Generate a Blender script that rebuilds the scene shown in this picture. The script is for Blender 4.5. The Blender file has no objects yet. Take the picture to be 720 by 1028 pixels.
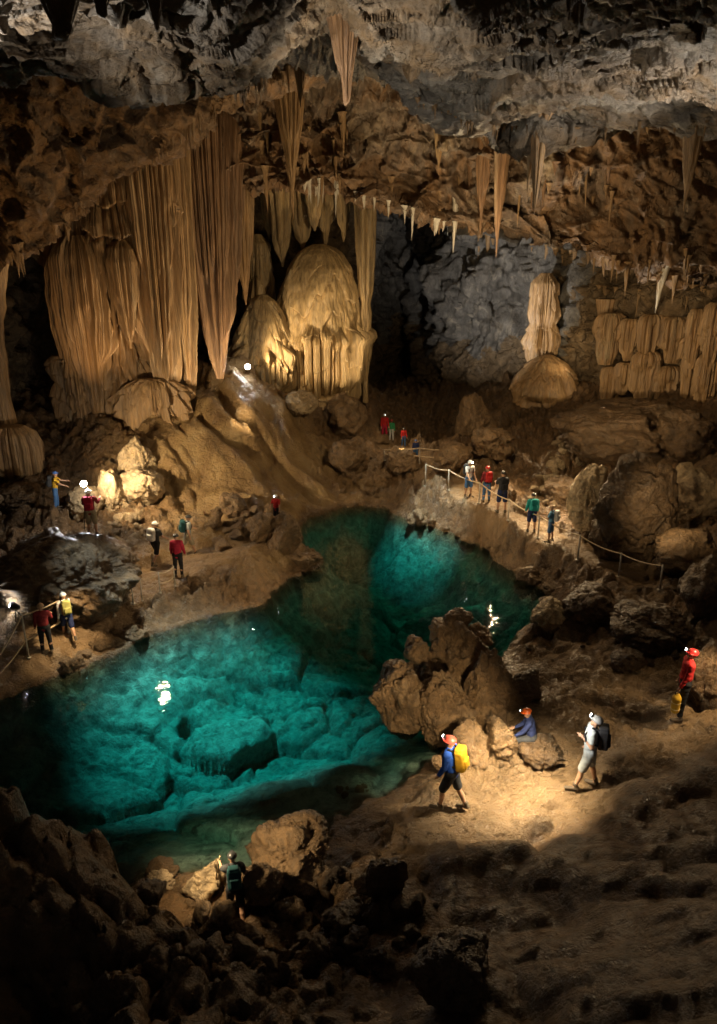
import bpy, math, random
import numpy as np
from mathutils import Vector, Matrix
from mathutils.bvhtree import BVHTree

random.seed(7)
RNG = np.random.default_rng(11)
scene = bpy.context.scene
COL = scene.collection

# ------------------------------------------------------------------ camera model
H, PITCH, F, CX, CY = 11.0, math.radians(20), 750.0, 360.0, 514.0
FWD = np.array([0, math.cos(PITCH), -math.sin(PITCH)])
UPV = np.array([0, math.sin(PITCH), math.cos(PITCH)])


def ray(px, py):
    return FWD + np.array([1.0, 0, 0]) * ((px - CX) / F) - UPV * ((py - CY) / F)


def P(px, py, Y):
    d = ray(px, py)
    return np.array([0, 0, H]) + d * (Y / d[1])


def G(px, py, z):
    d = ray(px, py)
    return np.array([0, 0, H]) + d * ((z - H) / d[2])


def mpp(p):
    """metres per photo pixel at a world point"""
    return float(np.dot(np.asarray(p) - np.array([0, 0, H]), FWD)) / F


def W(*v):
    return np.array(v, float)


# ------------------------------------------------------------------ noise
_perm = np.random.default_rng(3).permutation(256)
_perm = np.concatenate([_perm, _perm, _perm])
_gr = np.random.default_rng(4).normal(size=(256, 3))
_gr /= np.linalg.norm(_gr, axis=1)[:, None]


def perlin(p):
    p = np.asarray(p, float)
    i = np.floor(p).astype(np.int64)
    f = p - i
    u = f * f * f * (f * (f * 6 - 15) + 10)
    i &= 255
    out = 0
    for dx in (0, 1):
        wx = u[:, 0] if dx else 1 - u[:, 0]
        a = _perm[i[:, 0] + dx]
        for dy in (0, 1):
            wy = u[:, 1] if dy else 1 - u[:, 1]
            b = _perm[a + i[:, 1] + dy]
            for dz in (0, 1):
                wz = u[:, 2] if dz else 1 - u[:, 2]
                g = _gr[_perm[b + i[:, 2] + dz]]
                out = out + wx * wy * wz * ((f[:, 0] - dx) * g[:, 0] + (f[:, 1] - dy) * g[:, 1] + (f[:, 2] - dz) * g[:, 2])
    return out * 1.5


def fbm(p, o=4, g=.5):
    a, s, q = 1., 0, np.array(p, float)
    for _ in range(o):
        s = s + a * perlin(q)
        q = q * 2.03 + 17.3
        a *= g
    return s


def ridged(p, o=4, g=.5):
    a, s, q = 1., 0, np.array(p, float)
    for _ in range(o):
        s = s + a * (1 - 2 * np.abs(perlin(q)))
        q = q * 2.07 + 9.1
        a *= g
    return s


def worley(p, seed=0):
    """F1, F2, random vector of the nearest cell, offset from its centre"""
    p = np.asarray(p, float)
    i = np.floor(p).astype(np.int64)
    tab = np.random.default_rng(100 + seed).random((256, 3))
    F1 = np.full(len(p), 9.)
    F2 = F1.copy()
    cid = np.zeros(len(p), np.int64)
    off = np.zeros_like(p)
    for dx in (-1, 0, 1):
        for dy in (-1, 0, 1):
            for dz in (-1, 0, 1):
                c = i + (dx, dy, dz)
                h = _perm[(_perm[(_perm[c[:, 0] & 255] + c[:, 1]) & 255] + c[:, 2]) & 255]
                v = p - (c + tab[h])
                d = np.sqrt((v * v).sum(1))
                m = d < F1
                F2 = np.where(m, F1, np.minimum(F2, d))
                F1 = np.where(m, d, F1)
                cid = np.where(m, h, cid)
                off[m] = v[m]
    rv = np.random.default_rng(200 + seed).normal(size=(256, 3))
    return F1, F2, rv[cid], off


def facets(p, scale, warp=.25, seed=0):
    """fractured rock: each cell is a tilted plane"""
    q = np.asarray(p) / scale
    w = np.stack([perlin(q * 1.3 + 5 + 31 * k) for k in range(3)], 1)
    q = q + w * warp
    F1, F2, rv, off = worley(q, seed)
    tilt = np.clip((rv * off).sum(1), -.8, .8)
    edge = np.clip((F2 - F1) / .10, 0, 1)
    return tilt * .7 + rv[:, 0] * .22 - .3 * (1 - edge)


def sstep(a, b, x):
    t = np.clip((x - a) / (b - a + 1e-12), 0, 1)
    return t * t * (3 - 2 * t)


def peel(p, sc, n, seed):
    """overlapping sheets of rock: a saw-tooth on the contours of a noise field"""
    h = fbm(p * sc + seed, 3) * n
    f = h % 1
    return f * sstep(1.0, .93, f)


def slabs(p, scale, seed):
    """flat plates parted by cracks"""
    q = np.asarray(p) / scale
    w = np.stack([perlin(q * .9 + 5 + 31 * k) for k in range(3)], 1)
    F1, F2, rv, off = worley(q + w * .3, seed)
    return rv[:, 0] * .20 + (rv * off).sum(1) * .07 - .45 * np.exp(-(F2 - F1) / .055)


# ------------------------------------------------------------------ mesh helpers
def mesh_from(name, V, Fq, smooth=True):
    V = np.asarray(V, np.float32)
    me = bpy.data.meshes.new(name)
    Fq = np.asarray(Fq, np.int32)
    n = Fq.shape[1]
    me.vertices.add(len(V))
    me.vertices.foreach_set('co', V.ravel())
    me.loops.add(Fq.size)
    me.loops.foreach_set('vertex_index', Fq.ravel())
    me.polygons.add(len(Fq))
    me.polygons.foreach_set('loop_start', np.arange(0, Fq.size, n, dtype=np.int32))
    me.polygons.foreach_set('loop_total', np.full(len(Fq), n, np.int32))
    me.polygons.foreach_set('use_smooth', np.full(len(Fq), smooth, bool))
    me.update()
    me.validate()
    return me


def grid_faces(M, N, wrap=False, flip=False):
    i = np.arange(M - 1)[:, None]
    j = np.arange(N if wrap else N - 1)[None, :]
    a = i * N + j
    b = i * N + (j + 1) % N
    c = (i + 1) * N + (j + 1) % N
    d = (i + 1) * N + j
    q = np.stack([a, b, c, d] if not flip else [a, d, c, b], -1).reshape(-1, 4)
    return q


def link(name, me, mat, parent=None, loc=None):
    o = bpy.data.objects.new(name, me)
    COL.objects.link(o)
    if mat is not None:
        me.materials.clear()
        me.materials.append(mat)
    if parent is not None:
        o.parent = parent
    if loc is not None:
        o.location = loc
    return o


def tag(o, label, cat, group=None):
    o['label'] = label
    o['category'] = cat
    if group:
        o['group'] = group
    return o


def struct(o, kind='structure', label=None):
    o['kind'] = kind
    if label:
        o['label'] = label
    return o


def empty(name, loc, rz=0):
    o = bpy.data.objects.new(name, None)
    COL.objects.link(o)
    o.location = loc
    o.rotation_euler = (0, 0, rz)
    o.empty_display_size = .1
    return o


def catmull(C, n, axis):
    """C (m,k,3) resampled to n points along axis"""
    C = np.moveaxis(np.asarray(C, float), axis, 0)
    m = len(C)
    if np.ndim(n):   # a number of samples for each span
        t = np.concatenate([i + np.arange(k) / k for i, k in enumerate(n)] + [[m - 1]])
    else:
        t = np.linspace(0, m - 1, n)
    i = np.minimum(t.astype(int), m - 2)
    f = (t - i).reshape((-1,) + (1,) * (C.ndim - 1))
    p0 = C[np.maximum(i - 1, 0)]
    p1 = C[i]
    p2 = C[i + 1]
    p3 = C[np.minimum(i + 2, m - 1)]
    # reduced tension: fewer overshoots
    m1 = (p2 - p0) * .4
    m2 = (p3 - p1) * .4
    h00 = 2 * f**3 - 3 * f**2 + 1
    h10 = f**3 - 2 * f**2 + f
    h01 = -2 * f**3 + 3 * f**2
    h11 = f**3 - f**2
    return np.moveaxis(h00 * p1 + h10 * m1 + h01 * p2 + h11 * m2, 0, axis)


def grid_normals(S):
    du = np.gradient(S, axis=0)
    dv = np.gradient(S, axis=1)
    n = np.cross(du, dv)
    return n / (np.linalg.norm(n, axis=2, keepdims=True) + 1e-9)


def sheet(name, ctrl, M, N, disp, mat, sign=1):
    C = np.asarray(ctrl, float)
    S = catmull(catmull(C, M, 0), N, 1)
    n = grid_normals(S) * sign
    S0 = S.shape
    p = S.reshape(-1, 3)
    d = disp(p, n.reshape(-1, 3))
    S = p + n.reshape(-1, 3) * d[:, None]
    me = mesh_from(name, S, grid_faces(S0[0], S0[1]))
    o = link(name, me, mat)
    return o, S.reshape(S0)


# ------------------------------------------------------------------ materials
def newmat(name):
    m = bpy.data.materials.new(name)
    m.use_nodes = True
    nt = m.node_tree
    return m, nt, nt.nodes['Principled BSDF']


def nd(nt, t, **kw):
    n = nt.nodes.new(t)
    for k, v in kw.items():
        if k in n.inputs:
            n.inputs[k].default_value = v
        else:
            setattr(n, k, v)
    return n


def ramp(nt, stops):
    r = nt.nodes.new('ShaderNodeValToRGB')
    e = r.color_ramp.elements
    while len(e) < len(stops):
        e.new(.5)
    for i, (p, c) in enumerate(stops):
        e[i].position = p
        e[i].color = (*c, 1) if len(c) == 3 else c
    return r


def rockmat(name, cols, scale=.35, bump=.12, crack=.5, rough=(.4, .8), stretch=(1, 1, 1), spec=.4, sand=None, grain=1.0, strata=0, lightvein=0):
    m, nt, b = newmat(name)
    L = nt.links.new
    tc = nd(nt, 'ShaderNodeTexCoord')
    oi = nd(nt, 'ShaderNodeObjectInfo')
    off = nd(nt, 'ShaderNodeVectorMath', operation='SCALE')
    off.inputs['Scale'].default_value = 37.0
    cmb = nd(nt, 'ShaderNodeCombineXYZ')
    for k in range(3):
        L(oi.outputs['Random'], cmb.inputs[k])
    L(cmb.outputs[0], off.inputs[0])
    add = nd(nt, 'ShaderNodeVectorMath', operation='ADD')
    L(tc.outputs['Object'], add.inputs[0])
    L(off.outputs[0], add.inputs[1])
    mp = nd(nt, 'ShaderNodeMapping')
    mp.inputs['Scale'].default_value = stretch
    L(add.outputs[0], mp.inputs['Vector'])
    n1 = nd(nt, 'ShaderNodeTexNoise', Scale=scale, Detail=7.0, Roughness=.62, Distortion=.9)
    L(mp.outputs[0], n1.inputs['Vector'])
    k = len(cols)
    r1 = ramp(nt, [(.28 + .46 * i / (k - 1), c) for i, c in enumerate(cols)])
    L(n1.outputs['Fac'], r1.inputs[0])
    n2 = nd(nt, 'ShaderNodeTexNoise', Scale=scale * 9, Detail=8.0, Roughness=.7, Distortion=.4)
    L(mp.outputs[0], n2.inputs['Vector'])
    r2 = ramp(nt, [(.28, (.26, .26, .26)), (.5, (.92, .92, .92)), (.72, (1.6, 1.55, 1.45))])
    L(n2.outputs['Fac'], r2.inputs[0])
    mx = nd(nt, 'ShaderNodeMix', data_type='RGBA', blend_type='MULTIPLY')
    mx.inputs['Factor'].default_value = .85
    L(r1.outputs[0], mx.inputs['A'])
    L(r2.outputs[0], mx.inputs['B'])
    col = mx.outputs['Result']
    # warped cracks
    wn = nd(nt, 'ShaderNodeTexNoise', Scale=scale * 5, Detail=4.0)
    L(mp.outputs[0], wn.inputs['Vector'])
    wv = nd(nt, 'ShaderNodeVectorMath', operation='MULTIPLY_ADD')
    wv.inputs[1].default_value = (1.1, 1.1, 1.1)
    L(wn.outputs['Color'], wv.inputs[0])
    L(mp.outputs[0], wv.inputs[2])
    vo = nd(nt, 'ShaderNodeTexVoronoi', feature='DISTANCE_TO_EDGE', Scale=scale * 4.5)
    L(wv.outputs[0], vo.inputs['Vector'])
    rv = ramp(nt, [(0, (0, 0, 0)), (.07, (.75, .75, .75)), (.3, (1, 1, 1))])
    L(vo.outputs['Distance'], rv.inputs[0])
    if lightvein:
        vv = nd(nt, 'ShaderNodeTexNoise', Scale=scale * 2.2, Detail=9.0, Roughness=.75, Distortion=2.2)
        L(mp.outputs[0], vv.inputs['Vector'])
        rvv = ramp(nt, [(.55, (0, 0, 0)), (.70, (lightvein,) * 3)])
        L(vv.outputs['Fac'], rvv.inputs[0])
        mv = nd(nt, 'ShaderNodeMix', data_type='RGBA')
        L(rvv.outputs[0], mv.inputs['Factor'])
        L(col, mv.inputs['A'])
        mv.inputs['B'].default_value = (.55, .47, .36, 1)
        col = mv.outputs['Result']
    if sand is not None:
        at = nd(nt, 'ShaderNodeAttribute', attribute_name='sand')
        nz = nd(nt, 'ShaderNodeTexNoise', Scale=1.4, Detail=6.0, Roughness=.65)
        L(tc.outputs['Object'], nz.inputs['Vector'])
        rs = ramp(nt, [(.3, tuple(c * .62 for c in sand)), (.7, tuple(c * 1.25 for c in sand))])
        L(nz.outputs['Fac'], rs.inputs[0])
        ms = nd(nt, 'ShaderNodeMix', data_type='RGBA')
        sp = nd(nt, 'ShaderNodeSeparateColor')
        L(at.outputs['Color'], sp.inputs[0])
        L(sp.outputs[0], ms.inputs['Factor'])
        L(col, ms.inputs['A'])
        L(rs.outputs[0], ms.inputs['B'])
        col = ms.outputs['Result']
        fz = nd(nt, 'ShaderNodeTexNoise', Scale=.8, Detail=6.0, Roughness=.6, Distortion=.6)
        L(tc.outputs['Object'], fz.inputs['Vector'])
        rf = ramp(nt, [(.3, (.20, .115, .045)), (.55, (.38, .25, .11)), (.75, (.48, .35, .18))])
        L(fz.outputs['Fac'], rf.inputs[0])
        mf = nd(nt, 'ShaderNodeMix', data_type='RGBA')
        L(sp.outputs[1], mf.inputs['Factor'])
        L(col, mf.inputs['A'])
        L(rf.outputs[0], mf.inputs['B'])
        col = mf.outputs['Result']
        # pale submerged limestone
        mb = nd(nt, 'ShaderNodeMix', data_type='RGBA')
        L(sp.outputs[2], mb.inputs['Factor'])
        L(col, mb.inputs['A'])
        rb = ramp(nt, [(.3, (.12, .12, .10)), (.7, (.62, .62, .52))])
        L(n2.outputs['Fac'], rb.inputs[0])
        L(rb.outputs[0], mb.inputs['B'])
        col = mb.outputs['Result']
    L(col, b.inputs['Base Color'])
    rr = nd(nt, 'ShaderNodeMapRange')
    rr.inputs['To Min'].default_value = rough[0]
    rr.inputs['To Max'].default_value = rough[1]
    L(n2.outputs['Fac'], rr.inputs['Value'])
    L(rr.outputs[0], b.inputs['Roughness'])
    b.inputs['Specular IOR Level'].default_value = spec
    # bump: coarse, cracks, grain
    b1 = nd(nt, 'ShaderNodeBump', Distance=bump, Strength=.9)
    L(n2.outputs['Fac'], b1.inputs['Height'])
    b2 = nd(nt, 'ShaderNodeBump', Distance=bump * .55, Strength=crack)
    L(rv.outputs[0], b2.inputs['Height'])
    L(b1.outputs[0], b2.inputs['Normal'])
    n3 = nd(nt, 'ShaderNodeTexNoise', Scale=scale * 45, Detail=6.0, Roughness=.7)
    L(mp.outputs[0], n3.inputs['Vector'])
    b3 = nd(nt, 'ShaderNodeBump', Distance=bump * .28 * grain, Strength=.8)
    L(n3.outputs['Fac'], b3.inputs['Height'])
    L(b2.outputs[0], b3.inputs['Normal'])
    L(b3.outputs[0], b.inputs['Normal'])
    return m


def plain(name, c, rough=.7, spec=.3, metal=0, emit=None, es=0, fabric=False):
    m, nt, b = newmat(name)
    b.inputs['Base Color'].default_value = (*c, 1)
    b.inputs['Roughness'].default_value = rough
    b.inputs['Specular IOR Level'].default_value = spec
    b.inputs['Metallic'].default_value = metal
    tc = nd(nt, 'ShaderNodeTexCoord')
    n = nd(nt, 'ShaderNodeTexNoise', Scale=9.0, Detail=6.0, Roughness=.65)
    nt.links.new(tc.outputs['Object'], n.inputs['Vector'])
    r = ramp(nt, [(.3, tuple(x * .68 for x in c)), (.7, tuple(min(1, x * 1.22) for x in c))])
    nt.links.new(n.outputs['Fac'], r.inputs[0])
    nt.links.new(r.outputs[0], b.inputs['Base Color'])
    bp = nd(nt, 'ShaderNodeBump', Distance=.02 if fabric else .004, Strength=.6)
    nt.links.new(n.outputs['Fac'], bp.inputs['Height'])
    nt.links.new(bp.outputs[0], b.inputs['Normal'])
    if emit:
        b.inputs['Emission Color'].default_value = (*emit, 1)
        b.inputs['Emission Strength'].default_value = es
    return m


M_GROUND = rockmat('wet_cave_ground', [(.10, .058, .026), (.21, .125, .058), (.16, .10, .05), (.29, .19, .095)], .45, .26, .6, (.14, .6), sand=(.30, .195, .10), spec=.5, grain=1.5)
M_CEIL = rockmat('grey_brown_ceiling_rock', [(.075, .062, .05), (.21, .19, .165), (.16, .105, .055), (.36, .33, .28)], .28, .20, .6, (.35, .75), stretch=(.7, 1, 1.3), lightvein=.35)
M_BAND = rockmat('rusty_ceiling_rock', [(.07, .05, .033), (.205, .115, .05), (.135, .095, .062), (.33, .25, .15)], .30, .24, .6, (.35, .75), stretch=(1, 1, .6), lightvein=.65)
M_FAR = rockmat('blue_grey_limestone', [(.05, .047, .043), (.18, .168, .152), (.10, .09, .078), (.33, .31, .28)], .24, .35, .25, (.35, .75), stretch=(1, 1, .55), lightvein=.5)
M_WALL = rockmat('brown_cave_wall', [(.08, .055, .03), (.20, .14, .08), (.15, .10, .05), (.30, .24, .17)], .25, .3, .8, (.4, .8), lightvein=.35)
M_FLOW = rockmat('cream_flowstone', [(.24, .14, .055), (.44, .31, .15), (.36, .25, .12), (.55, .44, .26)], .5, .08, .12, (.28, .6), stretch=(1.6, 1.6, .28), spec=.5)
M_DRAPE = rockmat('tan_drapery_flowstone', [(.16, .085, .03), (.33, .21, .10), (.27, .16, .07), (.42, .32, .19)], .5, .07, .12, (.28, .6), stretch=(1.8, 1.8, .18), spec=.5)
M_RUST = rockmat('rust_drapery_flowstone', [(.13, .07, .032), (.25, .145, .07), (.18, .10, .05), (.36, .26, .16)], .6, .07, .12, (.28, .6), stretch=(2.2, 2.2, .16), spec=.5)
M_STAL = rockmat('stalactite_calcite', [(.13, .075, .03), (.32, .20, .09), (.24, .145, .065), (.42, .31, .17)], .7, .05, .1, (.3, .6), stretch=(1.6, 1.6, .3), spec=.5)
M_PALE = rockmat('pale_calcite', [(.35, .30, .22), (.6, .55, .45), (.5, .44, .34)], .7, .05, .1, (.3, .6), stretch=(1.6, 1.6, .3), spec=.5)
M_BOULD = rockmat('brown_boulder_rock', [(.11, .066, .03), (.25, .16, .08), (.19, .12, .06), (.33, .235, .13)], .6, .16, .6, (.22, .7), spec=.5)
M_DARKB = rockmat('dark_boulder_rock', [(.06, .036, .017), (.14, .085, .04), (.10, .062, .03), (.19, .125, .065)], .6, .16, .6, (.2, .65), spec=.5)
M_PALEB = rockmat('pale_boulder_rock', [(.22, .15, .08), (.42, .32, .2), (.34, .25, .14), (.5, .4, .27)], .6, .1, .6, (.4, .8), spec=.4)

# ------------------------------------------------------------------ terrain
POOL_PX = [(-160, 760), (-90, 728), (0, 703), (40, 688), (80, 670), (133, 648), (170, 633), (200, 622), (230, 617), (262, 606), (284, 590), (291, 580), (318, 570), (329, 565), (318, 556), (304, 546),
           (300, 530), (312, 520), (331, 513), (360, 508), (388, 510), (398, 518), (415, 525), (443, 532), (471, 542), (488, 551), (500, 565), (518, 578), (545, 594), (560, 602), (545, 618),
           (530, 630), (512, 648), (508, 670), (500, 700), (470, 742), (443, 752), (428, 775), (400, 792), (366, 803), (338, 822), (330, 842), (300, 862), (255, 872), (190, 876), (140, 874), (120, 900), (60, 930), (-20, 960), (-160, 980)]
POOL = np.array([G(a, b, 0)[:2] for a, b in POOL_PX])


def signed_dist(x, y, poly):
    p = np.stack([x, y], 1)
    d = np.full(len(p), 1e9)
    ins = np.zeros(len(p), bool)
    n = len(poly)
    for i in range(n):
        a, b = poly[i], poly[(i + 1) % n]
        e = b - a
        w = p - a
        t = np.clip((w @ e) / (e @ e + 1e-12), 0, 1)
        q = w - t[:, None] * e
        d = np.minimum(d, (q * q).sum(1))
        c = ((a[1] > p[:, 1]) != (b[1] > p[:, 1])) & (p[:, 0] < e[0] * (p[:, 1] - a[1]) / (e[1] + 1e-12) + a[0])
        ins ^= c
    d = np.sqrt(d)
    return np.where(ins, -d, d)


def line_dist(x, y, pts):
    p = np.stack([x, y], 1)
    d = np.full(len(p), 1e9)
    for a, b in zip(pts[:-1], pts[1:]):
        e = b - a
        w = p - a
        t = np.clip((w @ e) / (e @ e + 1e-12), 0, 1)
        q = w - t[:, None] * e
        d = np.minimum(d, (q * q).sum(1))
    return np.sqrt(d)


CT = []
for a, b, Y in [(130, 418, 33), (180, 410, 33.5), (225, 380, 34.5), (250, 378, 36), (325, 400, 38.5), (268, 397, 37.5), (370, 405, 39), (60, 420, 33), (0, 440, 32), (20, 490, 29),
                (57, 511, 27.5), (93, 539, 25.2), (60, 530, 25.6), (140, 480, 29.5), (190, 455, 30.7), (250, 440, 32.3), (300, 440, 34.3), (310, 480, 32.6), (330, 503, 31.8), (270, 490, 30.6), (205, 515, 28.7), (350, 450, 36),
                (375, 480, 33.8), (390, 500, 32.5), (520, 440, 36), (545, 402, 41), (480, 420, 43), (440, 440, 41), (600, 430, 36), (640, 392, 38), (700, 402, 34), (600, 500, 30), (660, 535, 27.3),
                (700, 545, 25.6), (560, 470, 33), (-60, 560, 25), (-100, 480, 28), (780, 520, 24), (800, 430, 29), (560, 380, 43),
                (0, 768, 9.2), (50, 800, 9.2), (100, 838, 9.3), (150, 915, 9.6), (0, 880, 7.6), (80, 940, 7.6), (-100, 740, 9.2), (60, 1010, 7), (-150, 900, 7)]:
    CT.append(P(a, b, Y))
for a, b, z in [(-60, 695, .5), (0, 668, .5), (47, 655, .5), (75, 640, .5), (120, 610, .55), (150, 580, .65), (180, 580, .65), (200, 560, .7), (250, 552, .8), (277, 527, .7), (30, 625, .7), (-60, 640, .9), (100, 585, 1.),
                (387, 440, 1.), (417, 463, 1.), (435, 475, 1.15), (470, 499, 1.3), (488, 504, 1.3), (502, 515, 1.3), (532, 534, 1.15), (551, 544, 1.05), (600, 562, .95), (640, 582, .85), (400, 452, 1.), (365, 440, 1.3),
                (430, 500, .8), (700, 605, 1.2), (650, 625, .8), (600, 640, .5), (545, 645, .25), (520, 665, .35), (600, 700, .6), (690, 722, .9), (720, 690, 1.2), (780, 660, 2.), (580, 792, .5), (530, 752, .5), (480, 800, .35),
                (450, 812, .28), (400, 830, .3), (520, 830, .5), (640, 800, .8), (720, 790, 1.25), (800, 760, 2.1), (700, 880, 1.7), (600, 880, 1.05), (500, 900, .6), (420, 900, .4), (350, 890, .35), (240, 925, .22), (160, 900, .1), (280, 890, .2),
                (300, 960, .6), (400, 980, .9), (500, 1000, 1.4), (620, 1000, 2.), (720, 1000, 2.6), (820, 960, 3.4), (300, 1040, 1.), (200, 975, .9), (180, 1040, 1.8), (450, 1060, 1.6), (600, 1080, 2.4)]:
    CT.append(G(a, b, z))
for w in [(-22, -2, 5), (-20, 12, 4.5), (-21, 24, 4), (-22, 36, 5), (-14, 44, 4), (-4, 52, 1), (4, 60, .3), (10, 52, 2.5), (22, 40, 5), (20, 26, 4.5), (16, 14, 3.6), (14, 4, 4.5), (20, -2, 6), (0, 1, 3.2), (-7, 1, 4.5), (7, 1, 4.2), (0, -4, 4)]:
    CT.append(np.array(w, float))
CT = np.array(CT)


def tps_fit(C, lam=.02):
    d = np.linalg.norm(C[:, None, :2] - C[None, :, :2], axis=2)
    K = np.where(d > 0, d * d * np.log(d + 1e-9), 0) + lam * np.eye(len(C))
    Q = np.concatenate([np.ones((len(C), 1)), C[:, :2]], 1)
    A = np.block([[K, Q], [Q.T, np.zeros((3, 3))]])
    return np.linalg.solve(A, np.concatenate([C[:, 2], np.zeros(3)]))


TW = tps_fit(CT)


def tps(x, y):
    out = np.empty(len(x))
    for s in range(0, len(x), 40000):
        xx, yy = x[s:s + 40000], y[s:s + 40000]
        d2 = (xx[:, None] - CT[:, 0])**2 + (yy[:, None] - CT[:, 1])**2
        out[s:s + 40000] = (.5 * d2 * np.log(d2 + 1e-12)) @ TW[:-3] + TW[-3] + TW[-2] * xx + TW[-1] * yy
    return out


PATH_L = np.array([G(a, b, z)[:2] for a, b, z in [(-80, 700, .5), (0, 668, .5), (58, 648, .5), (100, 618, .55), (140, 594, .6), (180, 575, .65), (205, 562, .7), (250, 550, .75)]])
PATH_R = np.array([G(a, b, z)[:2] for a, b, z in [(386, 442, 1), (417, 463, 1), (440, 480, 1.2), (472, 498, 1.3), (502, 513, 1.3), (550, 541, 1.05), (600, 562, .95), (650, 587, .85)]])
SAND_C = [(G(620, 705, .6)[:2], 2.6), (G(690, 735, .9)[:2], 1.8), (G(580, 740, .5)[:2], 2.2), (G(500, 800, .4)[:2], 1.6), (G(410, 835, .3)[:2], 1.3), (G(560, 790, .5)[:2], 1.5), (G(560, 670, .4)[:2], 1.8)]
FLOW_A, FLOW_B = P(255, 440, 32.3)[:2], P(190, 460, 31)[:2]


def terrain_z(x, y):
    p3 = np.stack([x, y, np.zeros_like(x)], 1)
    b = tps(x, y)
    b = np.clip(b, .02, 7.5)
    wob = fbm(p3 * .9, 3) * .28 + fbm(p3 * 3.1 + 7, 2) * .09
    sd = signed_dist(x, y, POOL) + wob
    pd = np.minimum(line_dist(x, y, PATH_L) - .7, line_dist(x, y, PATH_R) - .45) + fbm(p3 * 1.7, 3) * .12
    pathm = 1 - sstep(0, .35, pd)
    sandm = np.zeros_like(x)
    for c, r in SAND_C:
        sandm = np.maximum(sandm, 1 - sstep(r * .55, r * 1.1, np.hypot(x - c[0], y - c[1]) + fbm(p3 * .8, 3) * .4))
    soft = np.maximum(pathm, sandm)
    # flowstone lumps lower right
    lump = sstep(14.5, 12.0, y + (x - 1.5) * -.35) * sstep(-1.5, 1.5, x)
    F1, F2, _, _ = worley(np.stack([x * .55 + fbm(p3 * .45, 3) * .9, y * .95 + x * .2 + fbm(p3 * .45 + 9, 3) * .7, 0 * x], 1), 4)
    F1b, _, _, _ = worley(np.stack([x * 1.7 + 3, y * 2.6 + fbm(p3, 2) * .3, 0 * x], 1), 5)
    lumps = (.62 - F1**2) * .62 + (.5 - F1b**2) * .11 + facets(p3, .5, .4, 21) * .035 + fbm(p3 * 3, 3) * .03
    # rough ground
    fc = facets(p3 + np.stack([0 * x, 0 * x, fbm(p3 * .3, 2)], 1), 1.7, .35, 1)
    fc2 = facets(p3, .62, .3, 2)
    rough = fbm(p3 * .55, 4) * .34 + fc * .46 + fc2 * .24 + ridged(p3 * 1.3, 3) * .07 + facets(p3, .27, .3, 14) * .09 + peel(p3, .5, 3, 5) * .14
    # diagonal flowstone ridges on the back-left slope
    ax = np.array([.80, -.6])
    u = x * ax[0] + y * ax[1]
    v = -x * ax[1] + y * ax[0]
    fl = np.stack([u * .22 + fbm(p3 * .3, 2) * .35, v * .95 + fbm(p3 * .35 + 3, 3) * .8, 0 * x], 1)
    wl, _, _, _ = worley(fl, 6)
    flow = (.6 - wl**2) * 1.5 + fbm(np.stack([u * .5, v * 2.6, 0 * x], 1), 3) * .12
    fcx, fcy = G(255, 470, 2.5)[:2]
    flm = np.exp(-(((x - (-4.6)) / 5.2)**2 + ((y - 31.2) / 4.2)**2)**2)
    # flowstone bulges by the left path
    fbm_ = np.exp(-(((x + 5.2) / 3.2)**2 + ((y - 24.6) / 2.2)**2)**2)
    bulge = (.6 - worley(np.stack([x * .6 + y * .25, y * .9 - x * .2 + fbm(p3 * .6, 2) * .4, 0 * x], 1), 8)[0]**2) * .7
    nz = rough * (1 - lump * .93) * (1 - flm * .8) * (1 - fbm_ * .7) + lump * lumps + flm * flow + fbm_ * bulge * (1 - pathm)
    nz = nz * (1 - .9 * soft) + soft * (fbm(p3 * .7, 3) * .10 + slabs(p3 * W(1, 1.5, 1), 1.5, 17) * .26 + slabs(p3 * W(1, 1.4, 1), .5, 18) * .09 + facets(p3, .3, .4, 20) * .03 + fbm(p3 * 6, 3) * .014 + peel(p3 * W(1, 1.6, 1), .6, 3, 8) * .11) * (1 - .55 * pathm)
    far = sstep(2.0, .3, sd)
    cliff = np.exp(-((np.hypot((x - 6.5) / 5.5, (y - 29.5) / 5.0))**4))
    t = sstep(-.05, 1.25 - .75 * cliff, sd)
    land = .03 + .07 * np.clip(sd, 0, 2) + (b - .05) * t + nz * (.18 + .82 * sstep(0, 1.0, sd)) + cliff * (1 - soft) * sstep(.05, .4, sd) * sstep(2.2, .9, sd) * (.15 + facets(p3, .9, .35, 15) * .5 + facets(p3, .4, .35, 16) * .25)
    land = np.where(sd > 0, np.maximum(land, .02 + .1 * np.clip(sd, 0, 1.5)), land)
    # bed: slabs and hollows; shelving gently at the near right shore
    shelf = sstep(11.0, 18.5, y - .35 * (x + 3)) * .85 + .15
    dep = np.clip(-sd, 0, 50)
    deep = (1 - np.exp(-dep / (1.1 + 2.2 * (1 - shelf)))) * (2.5 * shelf + .75 * (1 - shelf))
    pz = np.stack([x, y * 1.25, 0 * x], 1)
    bedn = slabs(pz, 2.1, 9) * .95 + slabs(pz + 30, .8, 10) * .26 + fbm(p3 * .3 + 20, 2) * .45 + facets(p3 + 20, .3, .4, 19) * .05 + fbm(p3 * 2.5, 3) * .04
    bed = -.03 - deep + bedn * sstep(.1, 1.6, dep) * (.35 + .65 * shelf)
    bed = np.minimum(bed, -.04 - .15 * np.clip(dep, 0, 1))
    z = np.where(sd > 0, land, bed)
    return z, soft * sstep(0, .35, sd), sstep(.0, -.35, sd), np.clip(flm * 1.1 + fbm_ * .9, 0, 1) * (1 - soft) * sstep(0, .5, sd)


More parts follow.
